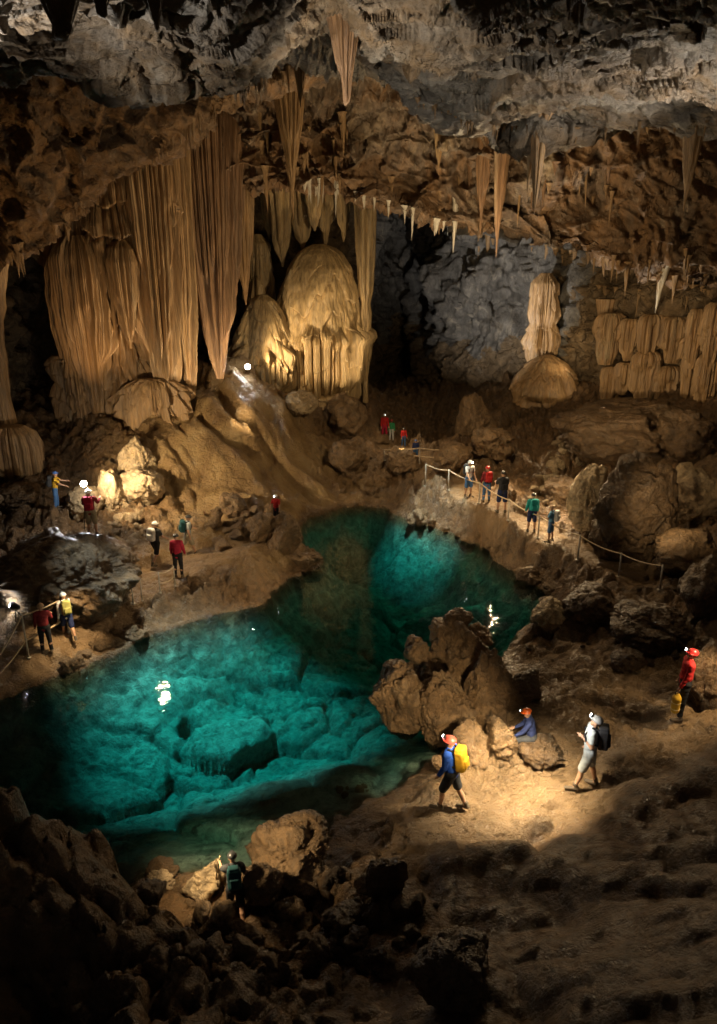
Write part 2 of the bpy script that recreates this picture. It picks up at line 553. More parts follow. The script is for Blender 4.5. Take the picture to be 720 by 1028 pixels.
# non-uniform grid
ys = np.concatenate([np.linspace(-4, 6, 45, endpoint=False), np.linspace(6, 24, 300, endpoint=False), np.linspace(24, 46, 260, endpoint=False), np.linspace(46, 68, 60)])
xs = np.concatenate([np.linspace(-26, -13, 70, endpoint=False), np.linspace(-13, 13, 440, endpoint=False), np.linspace(13, 26, 71)])
XX, YY = np.meshgrid(xs, ys)
ZZ, SANDM, BEDM, FLOWM = terrain_z(XX.ravel(), YY.ravel())
ter = mesh_from('terrain', np.stack([XX.ravel(), YY.ravel(), ZZ], 1), grid_faces(len(ys), len(xs)))
ca = ter.color_attributes.new('sand', 'FLOAT_COLOR', 'POINT')
ca.data.foreach_set('color', np.stack([SANDM, FLOWM, BEDM, SANDM * 0 + 1], 1).astype(np.float32).ravel())
TERRAIN = struct(link('terrain', ter, M_GROUND))
ZG = ZZ.reshape(XX.shape)


def zt(x, y):
    i = int(np.clip(np.searchsorted(ys, y) - 1, 0, len(ys) - 2))
    j = int(np.clip(np.searchsorted(xs, x) - 1, 0, len(xs) - 2))
    fy = (y - ys[i]) / (ys[i + 1] - ys[i])
    fx = (x - xs[j]) / (xs[j + 1] - xs[j])
    return float((ZG[i, j] * (1 - fx) + ZG[i, j + 1] * fx) * (1 - fy) + (ZG[i + 1, j] * (1 - fx) + ZG[i + 1, j + 1] * fx) * fy)


def ground(px, py, ymin=5.0):
    d = ray(px, py)
    o = np.array([0, 0, H])
    t = ymin / d[1]
    while t < 75:
        p = o + d * t
        if p[2] <= zt(p[0], p[1]):
            lo, hi = t - .08, t
            for _ in range(14):
                m = (lo + hi) / 2
                q = o + d * m
                if q[2] <= zt(q[0], q[1]):
                    hi = m
                else:
                    lo = m
            return o + d * hi
        t += .08
    return o + d * 40


# ------------------------------------------------------------------ ceiling and walls
def ip(xx, px, py):
    return float(np.interp(xx, px, py))


cpx = [-330, -180, -60, 0, 60, 120, 180, 230, 285, 330, 370, 420, 480, 560, 640, 720, 850, 1020]
lip_y = [100, 96, 86, 78, 80, 83, 83, 80, 58, 34, 76, 104, 130, 134, 132, 128, 122, 120]
lip_Y = [13, 13, 13.2, 13.5, 14, 14, 14.2, 14.6, 15.6, 17, 18, 18.6, 19.2, 20, 20, 20, 20, 20]
low_px = [-330, 150, 230, 290, 340, 400, 470, 560, 640, 720, 850, 1020]
low_y = [225, 215, 196, 190, 196, 214, 243, 258, 276, 302, 318, 325]
low_Y = [36, 35, 34, 33.6, 33.4, 33.2, 33, 33, 32.5, 31.5, 28, 22]
ctrl = []
NL = 5                                   # overlapping sheets of rock on the front ceiling
rows = [[] for _ in range(10 + 2 * NL)]
for k, a in enumerate(cpx):
    lp = P(a, lip_y[k], lip_Y[k])
    st = P(a, -60, 7.0)
    st[2] = 14.4
    ax = st[0]
    rows[0].append(W(ax * 1.2, -9, 17.5))
    rows[1].append(W(ax * 1.1, 1.5, 15.9))
    rows[2].append(st)
    for m in range(NL):
        f = (m + 1) / (NL + .35) + .055 * math.sin(k * .9 + m * 2.1) + .04 * math.sin(k * 2.3 + m * 4.0)
        e = st * (1 - f) + lp * f + W(0, 0, .22 * math.sin(k * .7 + m * 1.7) - .10)
        stp = .34 + .16 * math.sin(k * 1.1 + m * 3.0)
        rows[3 + 2 * m].append(e)
        rows[4 + 2 * m].append(e + W(0, .55, stp))
    b_ = 3 + 2 * NL
    rows[b_].append(lp)
    rows[b_ + 1].append(lp + W(0, 1.0, .75))
    rows[b_ + 2].append(lp * W(1, 1, 0) + W(0, 5.0, 15.6))
    lw = P(a, ip(a, low_px, low_y), ip(a, low_px, low_Y))
    top = np.array([lw[0], lw[1] - 2.6, 15.9])
    rows[b_ + 3].append(top)
    rows[b_ + 4].append(lw * .45 + top * .55 + W(0, .5, 0))
    rows[b_ + 5].append(lw)
    rows[b_ + 6].append(lw + W(0, 3.5, 1.0))
far = [lw_ + W(0, 22 if True else 0, 1.6) for lw_ in rows[b_ + 5]]
for f_ in far:
    f_[1] = max(f_[1], 55)
rows.append([r + W(0, 9, 1.3) for r in rows[b_ + 5]])
rows.append(far)


def d_ceil(p, n):
    near = np.clip(p[:, 1] / 30, .38, 1)
    front = sstep(24, 20, p[:, 1])
    rgt = sstep(-1, 3, p[:, 0])              # the right half is more broken than the smooth left sheet
    q = p * W(.9, 1, 1.5)
    d = (fbm(p * .22, 4) * .8 + facets(p * W(.8, 1, 1.2), 2.4, .45, 11) * (.6 - .32 * front * (1 - .6 * rgt))) * near
    d = d + facets(p * W(.8, 1, 1.4), .95, .4, 12) * near * (.26 - .20 * front * (1 - .7 * rgt)) + ridged(q * .6, 4) * (.06 - .045 * front) + facets(p, .4, .3, 13) * (.06 - .035 * front)
    d = d + front * (peel(p * W(.2, .6, .8), 1.0, 3, 3) * .16 + peel(p * W(.5, 1.1, 1), 1.3, 3, 19) * .06)
    # draped diagonal ribs on the rusty band
    band = sstep(27, 30, p[:, 1]) * sstep(37, 35, p[:, 1])
    u = np.stack([p[:, 0] * .75 + p[:, 2] * .55 + fbm(p * .25, 3) * .9, p[:, 1] * .3, p[:, 2] * .14 - p[:, 0] * .1], 1)
    return d + band * (ridged(u * 1.1, 3) * .34 + ridged(u * 2.7, 2) * .12)


CSEG = [14, 30] + [40, 16] * NL + [50, 25, 22, 22, 70, 80, 36, 22, 22]
assert len(CSEG) == len(rows) - 1
CEIL, CS = sheet('cave_ceiling', rows, CSEG, 640, d_ceil, M_CEIL, -1)
CEIL.data.materials.append(M_BAND)
CEIL.data.materials.append(M_FAR)
nr, ncl = CS.shape[0] - 1, CS.shape[1] - 1
mi = np.zeros((nr, ncl), np.int32)
r8, r11 = sum(CSEG[:b_ + 2]) + 8, sum(CSEG[:b_ + 6]) + 4
jn = (fbm(np.stack([np.arange(ncl) * .05, 0 * np.arange(ncl), 0 * np.arange(ncl)], 1), 3) * 8).astype(int)
for j in range(ncl):
    mi[r8 + jn[j]:r11, j] = 1
    mi[r11:, j] = 2
CEIL.data.polygons.foreach_set('material_index', mi.ravel())
struct(CEIL)

# overhang of the left wall, its rim arching over the columns
opx = [-260, -120, -40, 10, 50, 85, 120, 150, 180, 215, 250, 285, 320]
obot = [300, 290, 276, 264, 240, 208, 184, 166, 140, 112, 92, 80, 66]
oY = [20, 20.5, 21, 21.5, 22, 22.6, 23.2, 24, 24.8, 25.5, 26, 26, 26]
orow = [[] for _ in range(6)]
for a, b, Y in zip(opx, obot, oY):
    q = P(a, b, Y)
    orow[0].append(q + W(0, -3.2, 7.0))
    orow[1].append(q + W(0, -1.5, 3.4))
    orow[2].append(q + W(0, -.9, 1.3))
    orow[3].append(q)
    orow[4].append(q + W(.4, 2.0, 1.1))
    orow[5].append(q + W(1.0, 5.5, 5.0))


def d_over(p, n):
    return fbm(p * .3, 4) * .6 + facets(p, 1.6, .45, 21) * .5 + facets(p, .6, .4, 22) * .2 + ridged(p * .9, 4) * .1


M_OVER = rockmat('umber_overhang_rock', [(.08, .045, .02), (.21, .12, .05), (.15, .085, .035), (.30, .20, .10)], .4, .25, .7, (.4, .8), lightvein=.3)
OVER, OS = sheet('rock_overhang', orow, 150, 330, d_over, M_OVER, -1)
struct(OVER)

# encircling cave wall
plan = [(-9.0, -9), (-13, -6), (-14.5, 2), (-14.5, 9)] + [tuple(P(a, 420, Y)[:2]) for a, Y in
        [(-60, 22), (-50, 28), (0, 33.5), (40, 36.5), (80, 39), (150, 40), (215, 42), (262, 47), (310, 49), (350, 52), (378, 60), (398, 66), (418, 62), (440, 52), (475, 48), (510, 47.5), (545, 45), (580, 42), (615, 38.6), (660, 36.8), (720, 34.6), (790, 29), (900, 21)]] + [(13.5, 9), (13, 2), (12.5, -6), (9, -9)]
zs = [-1.5, 1.5, 4.5, 7.5, 10.5, 13.5, 17, 20]
wl = []
for z in zs:
    bulge = .9 * math.sin((z + 1) * .6)
    wl.append([W(x, y + bulge * .4, z) for x, y in plan])


def d_wall(p, n):
    return fbm(p * .2, 4) * 1.3 + facets(p * W(1, 1, .8), 2.6, .45, 31) * .8 + facets(p, 1.0, .4, 32) * .36 + ridged(p * .7, 4) * .14 + facets(p, .4, .3, 33) * .08


WALL, WS = sheet('cave_wall', wl, 210, 760, d_wall, M_WALL, -1)
WALL.data.materials.append(M_FAR)
cen = WS[:-1, :-1] * .5 + WS[1:, 1:] * .5
mw = ((cen[..., 1] > 40) & (cen[..., 0] > .2) & (cen[..., 0] < 11.5 + 1.5 * fbm(cen.reshape(-1, 3) * .4, 3).reshape(cen.shape[:2])) & (cen[..., 2] > 4.5 + fbm(cen.reshape(-1, 3) * .5, 3).reshape(cen.shape[:2]) * 2)).astype(np.int32)
WALL.data.polygons.foreach_set('material_index', mw.ravel())
struct(WALL)


def bvh_of(S, step=2):
    s = S[::step, ::step]
    m, n = s.shape[:2]
    return BVHTree.FromPolygons(s.reshape(-1, 3).tolist(), grid_faces(m, n).tolist())


BV = [bvh_of(CS), bvh_of(OS), bvh_of(WS)]


def roof(px, py):
    """nearest rock surface above the ground seen at a photo point"""
    d = ray(px, py)
    d = d / np.linalg.norm(d)
    best = None
    for b in BV:
        h = b.ray_cast(Vector((0, 0, H)), Vector(d))
        if h[0] is not None and (best is None or h[3] < best[1]):
            best = (np.array(h[0]), h[3])
    return best[0] if best else P(px, py, 30)


# ------------------------------------------------------------------ pool water
wm, wt, wb = newmat('clear_teal_water')
wt.nodes.remove(wb)
out = wt.nodes['Material Output']
tr = nd(wt, 'ShaderNodeBsdfTransparent')
tr.inputs['Color'].default_value = (.86, .97, .95, 1)
gl = nd(wt, 'ShaderNodeBsdfGlossy', Roughness=.03)
fr = nd(wt, 'ShaderNodeFresnel', IOR=1.33)
mxs = nd(wt, 'ShaderNodeMixShader')
va = nd(wt, 'ShaderNodeVolumeAbsorption', Density=.80)
va.inputs['Color'].default_value = (.0, .795, .80, 1)
tcw = nd(wt, 'ShaderNodeTexCoord')
nw = nd(wt, 'ShaderNodeTexNoise', Scale=1.3, Detail=3.0, Roughness=.5)
mpw = nd(wt, 'ShaderNodeMapping')
mpw.inputs['Scale'].default_value = (1.0, 1.8, 1)
bw = nd(wt, 'ShaderNodeBump', Distance=.05, Strength=.35)
LL = wt.links.new
LL(tcw.outputs['Object'], mpw.inputs['Vector'])
LL(mpw.outputs[0], nw.inputs['Vector'])
LL(nw.outputs['Fac'], bw.inputs['Height'])
LL(bw.outputs[0], gl.inputs['Normal'])
LL(bw.outputs[0], fr.inputs['Normal'])
LL(fr.outputs[0], mxs.inputs['Fac'])
LL(tr.outputs[0], mxs.inputs[1])
LL(gl.outputs[0], mxs.inputs[2])
LL(mxs.outputs[0], out.inputs['Surface'])
LL(va.outputs[0], out.inputs['Volume'])
pm = bpy.data.meshes.new('water')
x0, y0 = POOL.min(0) - 1.0
x1, y1 = POOL.max(0) + 1.0
WATER = struct(link('water', mesh_from('water', [(x0, y0, 0), (x1, y0, 0), (x1, y1, 0), (x0, y1, 0)], [[0, 1, 2, 3]]), wm))

# ------------------------------------------------------------------ boulders
def ico(sub):
    import bmesh
    bm = bmesh.new()
    bmesh.ops.create_icosphere(bm, subdivisions=sub, radius=1)
    V = np.array([v.co[:] for v in bm.verts])
    Fc = np.array([[v.index for v in f.verts] for f in bm.faces])
    bm.free()
    return V, Fc


ICO = {k: ico(k) for k in (3, 4, 5, 6)}


def rock_verts(seed, sub=5, angular=.8, detail=1.0, planes=11, lumpy=0.):
    V, Fc = ICO[sub]
    r = np.random.default_rng(seed)
    nrm = r.normal(size=(planes, 3))
    nrm /= np.linalg.norm(nrm, axis=1)[:, None]
    c = r.uniform(.55, 1.0, planes)
    dp = np.maximum(V @ nrm.T, 1e-3)
    k = 26.0
    rad = 1 / ((dp / c)**k).sum(1)**(1 / k)
    rad = np.minimum(rad, 1.25)
    rad = angular * rad + (1 - angular) * .9
    p = V * rad[:, None]
    q = p + seed * 3.7
    d = fbm(q * 1.3, 4) * .09 + facets(q, .75, .35, seed % 40) * .15 * detail + facets(q, .3, .3, seed % 37 + 3) * .075 * detail + facets(q, .13, .3, seed % 31 + 5) * .03 * detail + ridged(q * 3.0, 3) * .016
    if lumpy:
        d = d + (.55 - worley(q * 2.1, 7)[0]**2) * lumpy
    p = p + V * d[:, None]
    return p, Fc


def boulder(px, py, w, h, seed, mat, label, group=None, name='boulder', depth=1.0, sub=5, sink=.42, angular=.92, lumpy=0., rot=None, at=None, planes=11):
    """w, h in photo pixels; (px, py) is where its foot shows in the photo"""
    g = ground(px, py) if at is None else np.asarray(at, float)
    s = mpp(g)
    W_, H_ = w * s, h * s
    p, Fc = rock_verts(seed, sub, angular, planes=planes, lumpy=lumpy)
    p = p / np.abs(p).max(0)
    el = math.atan2(H - g[2], g[1])
    D_ = W_ * depth * .5
    hz = max(.3 * H_, (H_ - D_ * .6 * math.sin(el)) / max(math.cos(el), .3))
    p = p * W(W_ / 2, D_, hz / 2 * (1 + sink))
    if rot:
        c_, s_ = math.cos(rot), math.sin(rot)
        p = np.stack([p[:, 0] * c_ - p[:, 2] * s_, p[:, 1], p[:, 0] * s_ + p[:, 2] * c_], 1)
    base = W(g[0], g[1] + D_ * .55, 0)
    base[2] = min(zt(base[0], base[1]), g[2] + .1) if at is None else g[2]
    p[:, 2] += -p[:, 2].min() - sink * hz * .5
    o = link(name, mesh_from(name, p, Fc), mat, loc=tuple(base))
    tag(o, label, 'boulder' if name == 'boulder' else 'stone', group)
    return o


_stone_mesh = []


def stones(spots, mat, label, group, rng, name='stone'):
    """countable small stones: copies of a few carved shapes"""
    key = mat.name
    protos = []
    for k in range(5):
        p, Fc = rock_verts(300 + k + len(key), 4, .9, 1.1, 9)
        p = p / np.abs(p).max(0)
        me = mesh_from('stone', p, Fc)
        me.materials.append(mat)
        protos.append(me)
    for i, (px, py, w, h) in enumerate(spots):
        g = ground(px, py)
        s = mpp(g) * .5
        o = bpy.data.objects.new(name, protos[i % 5])
        COL.objects.link(o)
        o.location = (g[0], g[1] + w * s * .5, g[2] + h * s * .45)
        o.scale = (w * s, w * s * rng.uniform(.7, 1.1), h * s * 1.15)
        o.rotation_euler = (rng.uniform(-.35, .35), rng.uniform(-.35, .35), rng.uniform(0, 6.28))
        tag(o, label, 'stone', group)


R2 = np.random.default_rng(5)
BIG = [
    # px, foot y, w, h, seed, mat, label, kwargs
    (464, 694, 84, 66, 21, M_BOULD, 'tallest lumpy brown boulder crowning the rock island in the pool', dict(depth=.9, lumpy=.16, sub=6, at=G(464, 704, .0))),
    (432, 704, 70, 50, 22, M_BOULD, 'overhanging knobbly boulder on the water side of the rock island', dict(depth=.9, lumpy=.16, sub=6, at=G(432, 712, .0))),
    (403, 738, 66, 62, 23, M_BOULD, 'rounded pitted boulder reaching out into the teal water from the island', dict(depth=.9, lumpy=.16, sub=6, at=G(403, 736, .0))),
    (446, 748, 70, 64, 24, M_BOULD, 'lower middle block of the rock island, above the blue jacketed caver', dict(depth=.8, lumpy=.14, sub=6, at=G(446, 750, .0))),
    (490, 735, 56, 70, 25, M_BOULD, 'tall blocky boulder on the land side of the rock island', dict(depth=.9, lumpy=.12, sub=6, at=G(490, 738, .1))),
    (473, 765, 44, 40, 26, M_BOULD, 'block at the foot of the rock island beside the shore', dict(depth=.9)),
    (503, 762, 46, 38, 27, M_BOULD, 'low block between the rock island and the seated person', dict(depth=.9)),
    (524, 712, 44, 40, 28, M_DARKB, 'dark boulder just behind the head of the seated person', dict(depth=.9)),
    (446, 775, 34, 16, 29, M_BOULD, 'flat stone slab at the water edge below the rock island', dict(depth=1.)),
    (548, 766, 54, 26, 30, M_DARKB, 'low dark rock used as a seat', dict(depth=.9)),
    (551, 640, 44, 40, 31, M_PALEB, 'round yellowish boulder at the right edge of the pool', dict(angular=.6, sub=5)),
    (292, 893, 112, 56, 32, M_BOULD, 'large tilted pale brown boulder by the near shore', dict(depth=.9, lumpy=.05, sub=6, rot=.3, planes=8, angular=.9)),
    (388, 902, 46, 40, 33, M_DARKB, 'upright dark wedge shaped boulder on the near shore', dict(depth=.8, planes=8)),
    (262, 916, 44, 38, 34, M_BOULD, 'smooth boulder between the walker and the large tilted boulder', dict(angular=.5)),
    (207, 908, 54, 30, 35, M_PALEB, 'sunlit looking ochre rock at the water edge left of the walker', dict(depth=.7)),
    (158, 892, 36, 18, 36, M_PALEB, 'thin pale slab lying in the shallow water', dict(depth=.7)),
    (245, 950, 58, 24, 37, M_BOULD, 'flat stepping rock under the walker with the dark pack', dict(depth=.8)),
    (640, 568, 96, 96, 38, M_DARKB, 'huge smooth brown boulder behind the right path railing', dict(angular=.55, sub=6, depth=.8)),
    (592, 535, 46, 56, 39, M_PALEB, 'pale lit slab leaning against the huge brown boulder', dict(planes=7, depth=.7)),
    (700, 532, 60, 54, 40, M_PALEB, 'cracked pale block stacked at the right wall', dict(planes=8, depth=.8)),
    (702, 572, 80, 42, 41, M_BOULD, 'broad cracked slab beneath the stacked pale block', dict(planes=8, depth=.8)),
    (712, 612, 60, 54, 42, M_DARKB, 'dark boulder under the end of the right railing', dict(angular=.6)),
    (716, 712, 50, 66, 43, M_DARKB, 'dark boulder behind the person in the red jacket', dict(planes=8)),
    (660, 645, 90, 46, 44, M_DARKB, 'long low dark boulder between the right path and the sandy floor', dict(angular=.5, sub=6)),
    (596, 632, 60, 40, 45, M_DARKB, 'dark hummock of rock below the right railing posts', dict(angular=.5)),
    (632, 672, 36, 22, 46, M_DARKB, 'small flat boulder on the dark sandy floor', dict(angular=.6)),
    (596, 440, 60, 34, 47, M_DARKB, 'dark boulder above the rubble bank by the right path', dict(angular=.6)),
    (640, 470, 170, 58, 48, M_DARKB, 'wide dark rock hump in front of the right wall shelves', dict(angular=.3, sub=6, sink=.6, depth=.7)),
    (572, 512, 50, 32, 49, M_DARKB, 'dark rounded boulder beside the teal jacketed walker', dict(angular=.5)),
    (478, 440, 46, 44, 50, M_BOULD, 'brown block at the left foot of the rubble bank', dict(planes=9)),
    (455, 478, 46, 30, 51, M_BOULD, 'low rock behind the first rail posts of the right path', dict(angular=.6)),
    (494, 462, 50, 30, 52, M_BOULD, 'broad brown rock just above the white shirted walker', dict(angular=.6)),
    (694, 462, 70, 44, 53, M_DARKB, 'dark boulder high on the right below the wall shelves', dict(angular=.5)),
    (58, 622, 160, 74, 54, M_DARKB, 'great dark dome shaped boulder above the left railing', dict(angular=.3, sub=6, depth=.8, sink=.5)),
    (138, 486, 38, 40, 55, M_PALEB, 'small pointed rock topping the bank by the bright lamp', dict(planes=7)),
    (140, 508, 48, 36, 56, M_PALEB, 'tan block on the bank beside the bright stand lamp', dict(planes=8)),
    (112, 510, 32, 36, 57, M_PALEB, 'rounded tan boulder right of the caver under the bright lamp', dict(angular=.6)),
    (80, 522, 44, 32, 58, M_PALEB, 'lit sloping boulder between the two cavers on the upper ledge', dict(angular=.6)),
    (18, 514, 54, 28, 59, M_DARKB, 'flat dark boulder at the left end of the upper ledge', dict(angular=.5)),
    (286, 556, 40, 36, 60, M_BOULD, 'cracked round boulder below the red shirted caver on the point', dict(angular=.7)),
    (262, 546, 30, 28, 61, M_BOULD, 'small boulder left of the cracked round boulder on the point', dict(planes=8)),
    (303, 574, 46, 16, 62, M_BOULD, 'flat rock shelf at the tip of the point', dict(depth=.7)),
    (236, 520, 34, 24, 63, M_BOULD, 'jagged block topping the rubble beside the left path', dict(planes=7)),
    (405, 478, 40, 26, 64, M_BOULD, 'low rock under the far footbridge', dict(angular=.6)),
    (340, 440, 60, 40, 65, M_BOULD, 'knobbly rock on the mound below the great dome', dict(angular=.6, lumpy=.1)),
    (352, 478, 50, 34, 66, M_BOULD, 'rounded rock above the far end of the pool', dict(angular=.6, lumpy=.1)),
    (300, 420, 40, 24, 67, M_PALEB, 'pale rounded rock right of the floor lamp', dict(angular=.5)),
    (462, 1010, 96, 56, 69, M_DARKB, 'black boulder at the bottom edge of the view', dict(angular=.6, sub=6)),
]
for a in BIG:
    boulder(*a[:6], a[6], **a[7])


isl = G(462, 700, 0)[1]
for px, py, w, h, sd, dy, lab in [(447, 652, 44, 26, 81, -.1, 'knob of rock on the left shoulder of the island top'), (418, 668, 36, 24, 82, -.6, 'small overhanging knob high on the water side of the rock island'), (476, 655, 40, 28, 83, .2, 'knob on the landward side of the island top'),
                                  (462, 634, 34, 20, 84, .1, 'topmost small knob of the rock island'), (430, 690, 38, 30, 85, -.9, 'bulging knob in the middle of the island face'), (396, 712, 30, 22, 86, -.7, 'small pitted knob on the boulder reaching out into the water'),
                                  (456, 712, 36, 40, 87, -.9, 'upright rib of rock in the middle of the island face'), (478, 706, 30, 44, 88, -.7, 'second upright rib of rock, nearer the land, on the island face')]:
    boulder(px, py, w, h, sd, M_BOULD, lab, depth=.9, lumpy=.14, at=P(px, py, isl + dy + .5))


def scatter(n, x0, x1, y0, y1, s0, s1, rng, fl=.7):
    out = []
    for _ in range(n):
        w = s0 + (s1 - s0) * rng.random()**2.2
        out.append((rng.uniform(x0, x1), rng.uniform(y0, y1), w, w * rng.uniform(.5, .5 + fl * .5)))
    return out


def along(pts, n, rng, s0, s1, jx=8, jy=5):
    pts = np.array(pts, float)
    out = []
    for _ in range(n):
        i = rng.integers(0, len(pts) - 1)
        q = pts[i] + (pts[i + 1] - pts[i]) * rng.random()
        w = s0 + (s1 - s0) * rng.random()**2
        out.append((q[0] + rng.normal() * jx, q[1] + rng.normal() * jy, w, w * rng.uniform(.55, .85)))
    return out


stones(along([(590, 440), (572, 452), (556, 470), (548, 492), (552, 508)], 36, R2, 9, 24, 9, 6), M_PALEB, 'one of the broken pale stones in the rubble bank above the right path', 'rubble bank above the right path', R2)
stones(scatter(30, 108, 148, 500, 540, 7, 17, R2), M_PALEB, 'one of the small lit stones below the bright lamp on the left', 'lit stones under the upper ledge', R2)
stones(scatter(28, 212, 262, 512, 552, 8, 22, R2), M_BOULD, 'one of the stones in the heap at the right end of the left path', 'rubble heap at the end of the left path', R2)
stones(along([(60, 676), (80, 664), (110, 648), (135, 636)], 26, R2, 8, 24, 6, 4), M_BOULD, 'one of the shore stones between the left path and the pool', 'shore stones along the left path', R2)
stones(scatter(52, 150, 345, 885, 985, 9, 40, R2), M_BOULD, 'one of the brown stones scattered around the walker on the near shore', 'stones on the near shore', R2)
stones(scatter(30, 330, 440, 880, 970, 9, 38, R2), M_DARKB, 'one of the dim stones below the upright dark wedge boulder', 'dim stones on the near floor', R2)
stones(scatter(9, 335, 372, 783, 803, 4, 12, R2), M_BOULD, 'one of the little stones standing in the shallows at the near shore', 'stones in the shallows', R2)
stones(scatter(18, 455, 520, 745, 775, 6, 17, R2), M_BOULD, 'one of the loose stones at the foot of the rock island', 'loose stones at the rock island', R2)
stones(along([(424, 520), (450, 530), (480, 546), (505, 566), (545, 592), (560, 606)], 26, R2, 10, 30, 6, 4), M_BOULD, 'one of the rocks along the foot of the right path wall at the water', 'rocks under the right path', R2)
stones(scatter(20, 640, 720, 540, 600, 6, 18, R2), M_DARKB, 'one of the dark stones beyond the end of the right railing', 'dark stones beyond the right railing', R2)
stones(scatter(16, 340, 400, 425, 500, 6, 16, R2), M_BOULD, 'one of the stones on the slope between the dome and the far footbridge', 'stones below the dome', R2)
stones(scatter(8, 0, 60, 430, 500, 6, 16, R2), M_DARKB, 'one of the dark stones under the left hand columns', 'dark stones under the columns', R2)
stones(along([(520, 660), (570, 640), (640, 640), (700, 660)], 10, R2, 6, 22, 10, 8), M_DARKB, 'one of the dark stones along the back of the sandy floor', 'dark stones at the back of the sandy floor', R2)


# ------------------------------------------------------------------ flowstone
def fluted(name, px, y_top, y_bot, Y, half_w, mat, label, cat, prof, nl=18, amp=.28, ends=(0, .2), starts=(1, 1), fine=.25, seed=0, ry=.75, lean=0., terrace=0., M=150, group=None, openb=True, wob=.12, ledge=1., big=.16):
    """organ-pipe flowstone: prof = [(t, radius)] with t = 0 at the bottom; ends/starts = range of t where a pipe ends/begins"""
    r = np.random.default_rng(seed)
    b, tp = P(px, y_bot, Y), P(px, y_top, Y)
    z0, z1 = b[2], tp[2]
    Rw = half_w * mpp((b + tp) / 2)
    Nn = nl * 14
    th = np.linspace(0, 2 * np.pi, Nn, endpoint=False)
    w = r.uniform(.35, 1.7, nl)
    eb = np.concatenate([[0], np.cumsum(w)]) / w.sum() * 2 * np.pi
    idx = np.clip(np.searchsorted(eb, th, 'right') - 1, 0, nl - 1)
    u = (th - eb[idx]) / (eb[idx + 1] - eb[idx]) * 2 - 1
    lobe = np.sqrt(np.clip(1 - u * u, 0, 1))
    nf = nl * 3
    u2 = (th * nf / (2 * np.pi) + .35 * np.sin(th * 7)) % 1 * 2 - 1
    lobe = lobe * (1 - fine) + fine * np.sqrt(np.clip(1 - u2 * u2, 0, 1))
    nb = max(4, nl // 5)
    eb2 = np.concatenate([[0], np.cumsum(r.uniform(.5, 1.5, nb))])
    eb2 = eb2 / eb2[-1] * 2 * np.pi
    i2 = np.clip(np.searchsorted(eb2, th, 'right') - 1, 0, nb - 1)
    ub = (th - eb2[i2]) / (eb2[i2 + 1] - eb2[i2]) * 2 - 1
    broad = np.sqrt(np.clip(1 - ub * ub, 0, 1))
    eb3 = r.uniform(ends[0], ends[1], nb)[i2] * .8
    e = r.uniform(ends[0], ends[1], nl)[idx]
    s = r.uniform(starts[0], starts[1], nl)[idx]
    a_i = r.uniform(.65, 1.15, nl)[idx]
    t = np.linspace(0, 1, M)
    tt, _ = np.meshgrid(t, th, indexing='ij')
    pt = np.array(prof, float)
    # smooth profile
    Rp = np.interp(t, pt[:, 0], pt[:, 1])
    kk = np.ones(5) / 5
    Rp = np.convolve(np.pad(Rp, 2, 'edge'), kk, 'valid')[:, None]
    hang = sstep(0, 1, (tt - e[None]) / (.10 + .04)) * (1 - sstep(s[None], s[None] + .10, tt) * (1 if starts[1] < 1 else 0))
    zz = z0 + tt * (z1 - z0)
    pos = np.stack([np.cos(th)[None] * 2 + 0 * zz, np.sin(th)[None] * 2 + 0 * zz, zz], -1).reshape(-1, 3)
    nz = fbm(pos * W(.8, .8, .35) + seed * 5, 4).reshape(zz.shape)
    led = 0
    if terrace:
        hz = zz * terrace + fbm(pos * W(.7, .7, .15) + seed, 3).reshape(zz.shape) * .9
        fr_ = hz % 1
        led = (np.sqrt(1 - np.clip(fr_, 0, 1)**2) - .6) * .16 * ledge
    bh = sstep(0, 1, (tt - eb3[None]) / .16) * (1 - sstep(s[None], s[None] + .10, tt) * (1 if starts[1] < 1 else 0))
    rad = Rp * (1 - amp - big + big * broad[None] * bh * 1.1 + amp * lobe[None] * hang * a_i[None] * 1.15 + nz * wob + led + fbm(pos * W(3, 3, 1.2), 3).reshape(zz.shape) * .02)
    cx = b[0] + lean * (zz - z0)
    cy = b[1]
    X_ = cx + rad * np.cos(th)[None] * Rw
    Y_ = cy + rad * np.sin(th)[None] * Rw * ry
    V = np.stack([X_ - b[0], Y_ - b[1], zz - z0], -1).reshape(-1, 3)
    fcs = grid_faces(M, Nn, wrap=True)
    nV = len(V)
    V = np.concatenate([V, [V[:Nn].mean(0)], [V[-Nn:].mean(0)]])
    j = np.arange(Nn)
    cap0 = np.stack([(j + 1) % Nn, j, np.full(Nn, nV), np.full(Nn, nV)], 1)[:, :3]
    cap1 = np.stack([j, (j + 1) % Nn, np.full(Nn, nV + 1)], 1) + np.array([nV - Nn, nV - Nn, 0])
    q = np.concatenate([fcs[:, [0, 1, 2]], fcs[:, [0, 2, 3]], cap0, cap1])
    o = link(name, mesh_from(name, V, q), mat, loc=tuple(b))
    tag(o, label, cat, group)
    return o


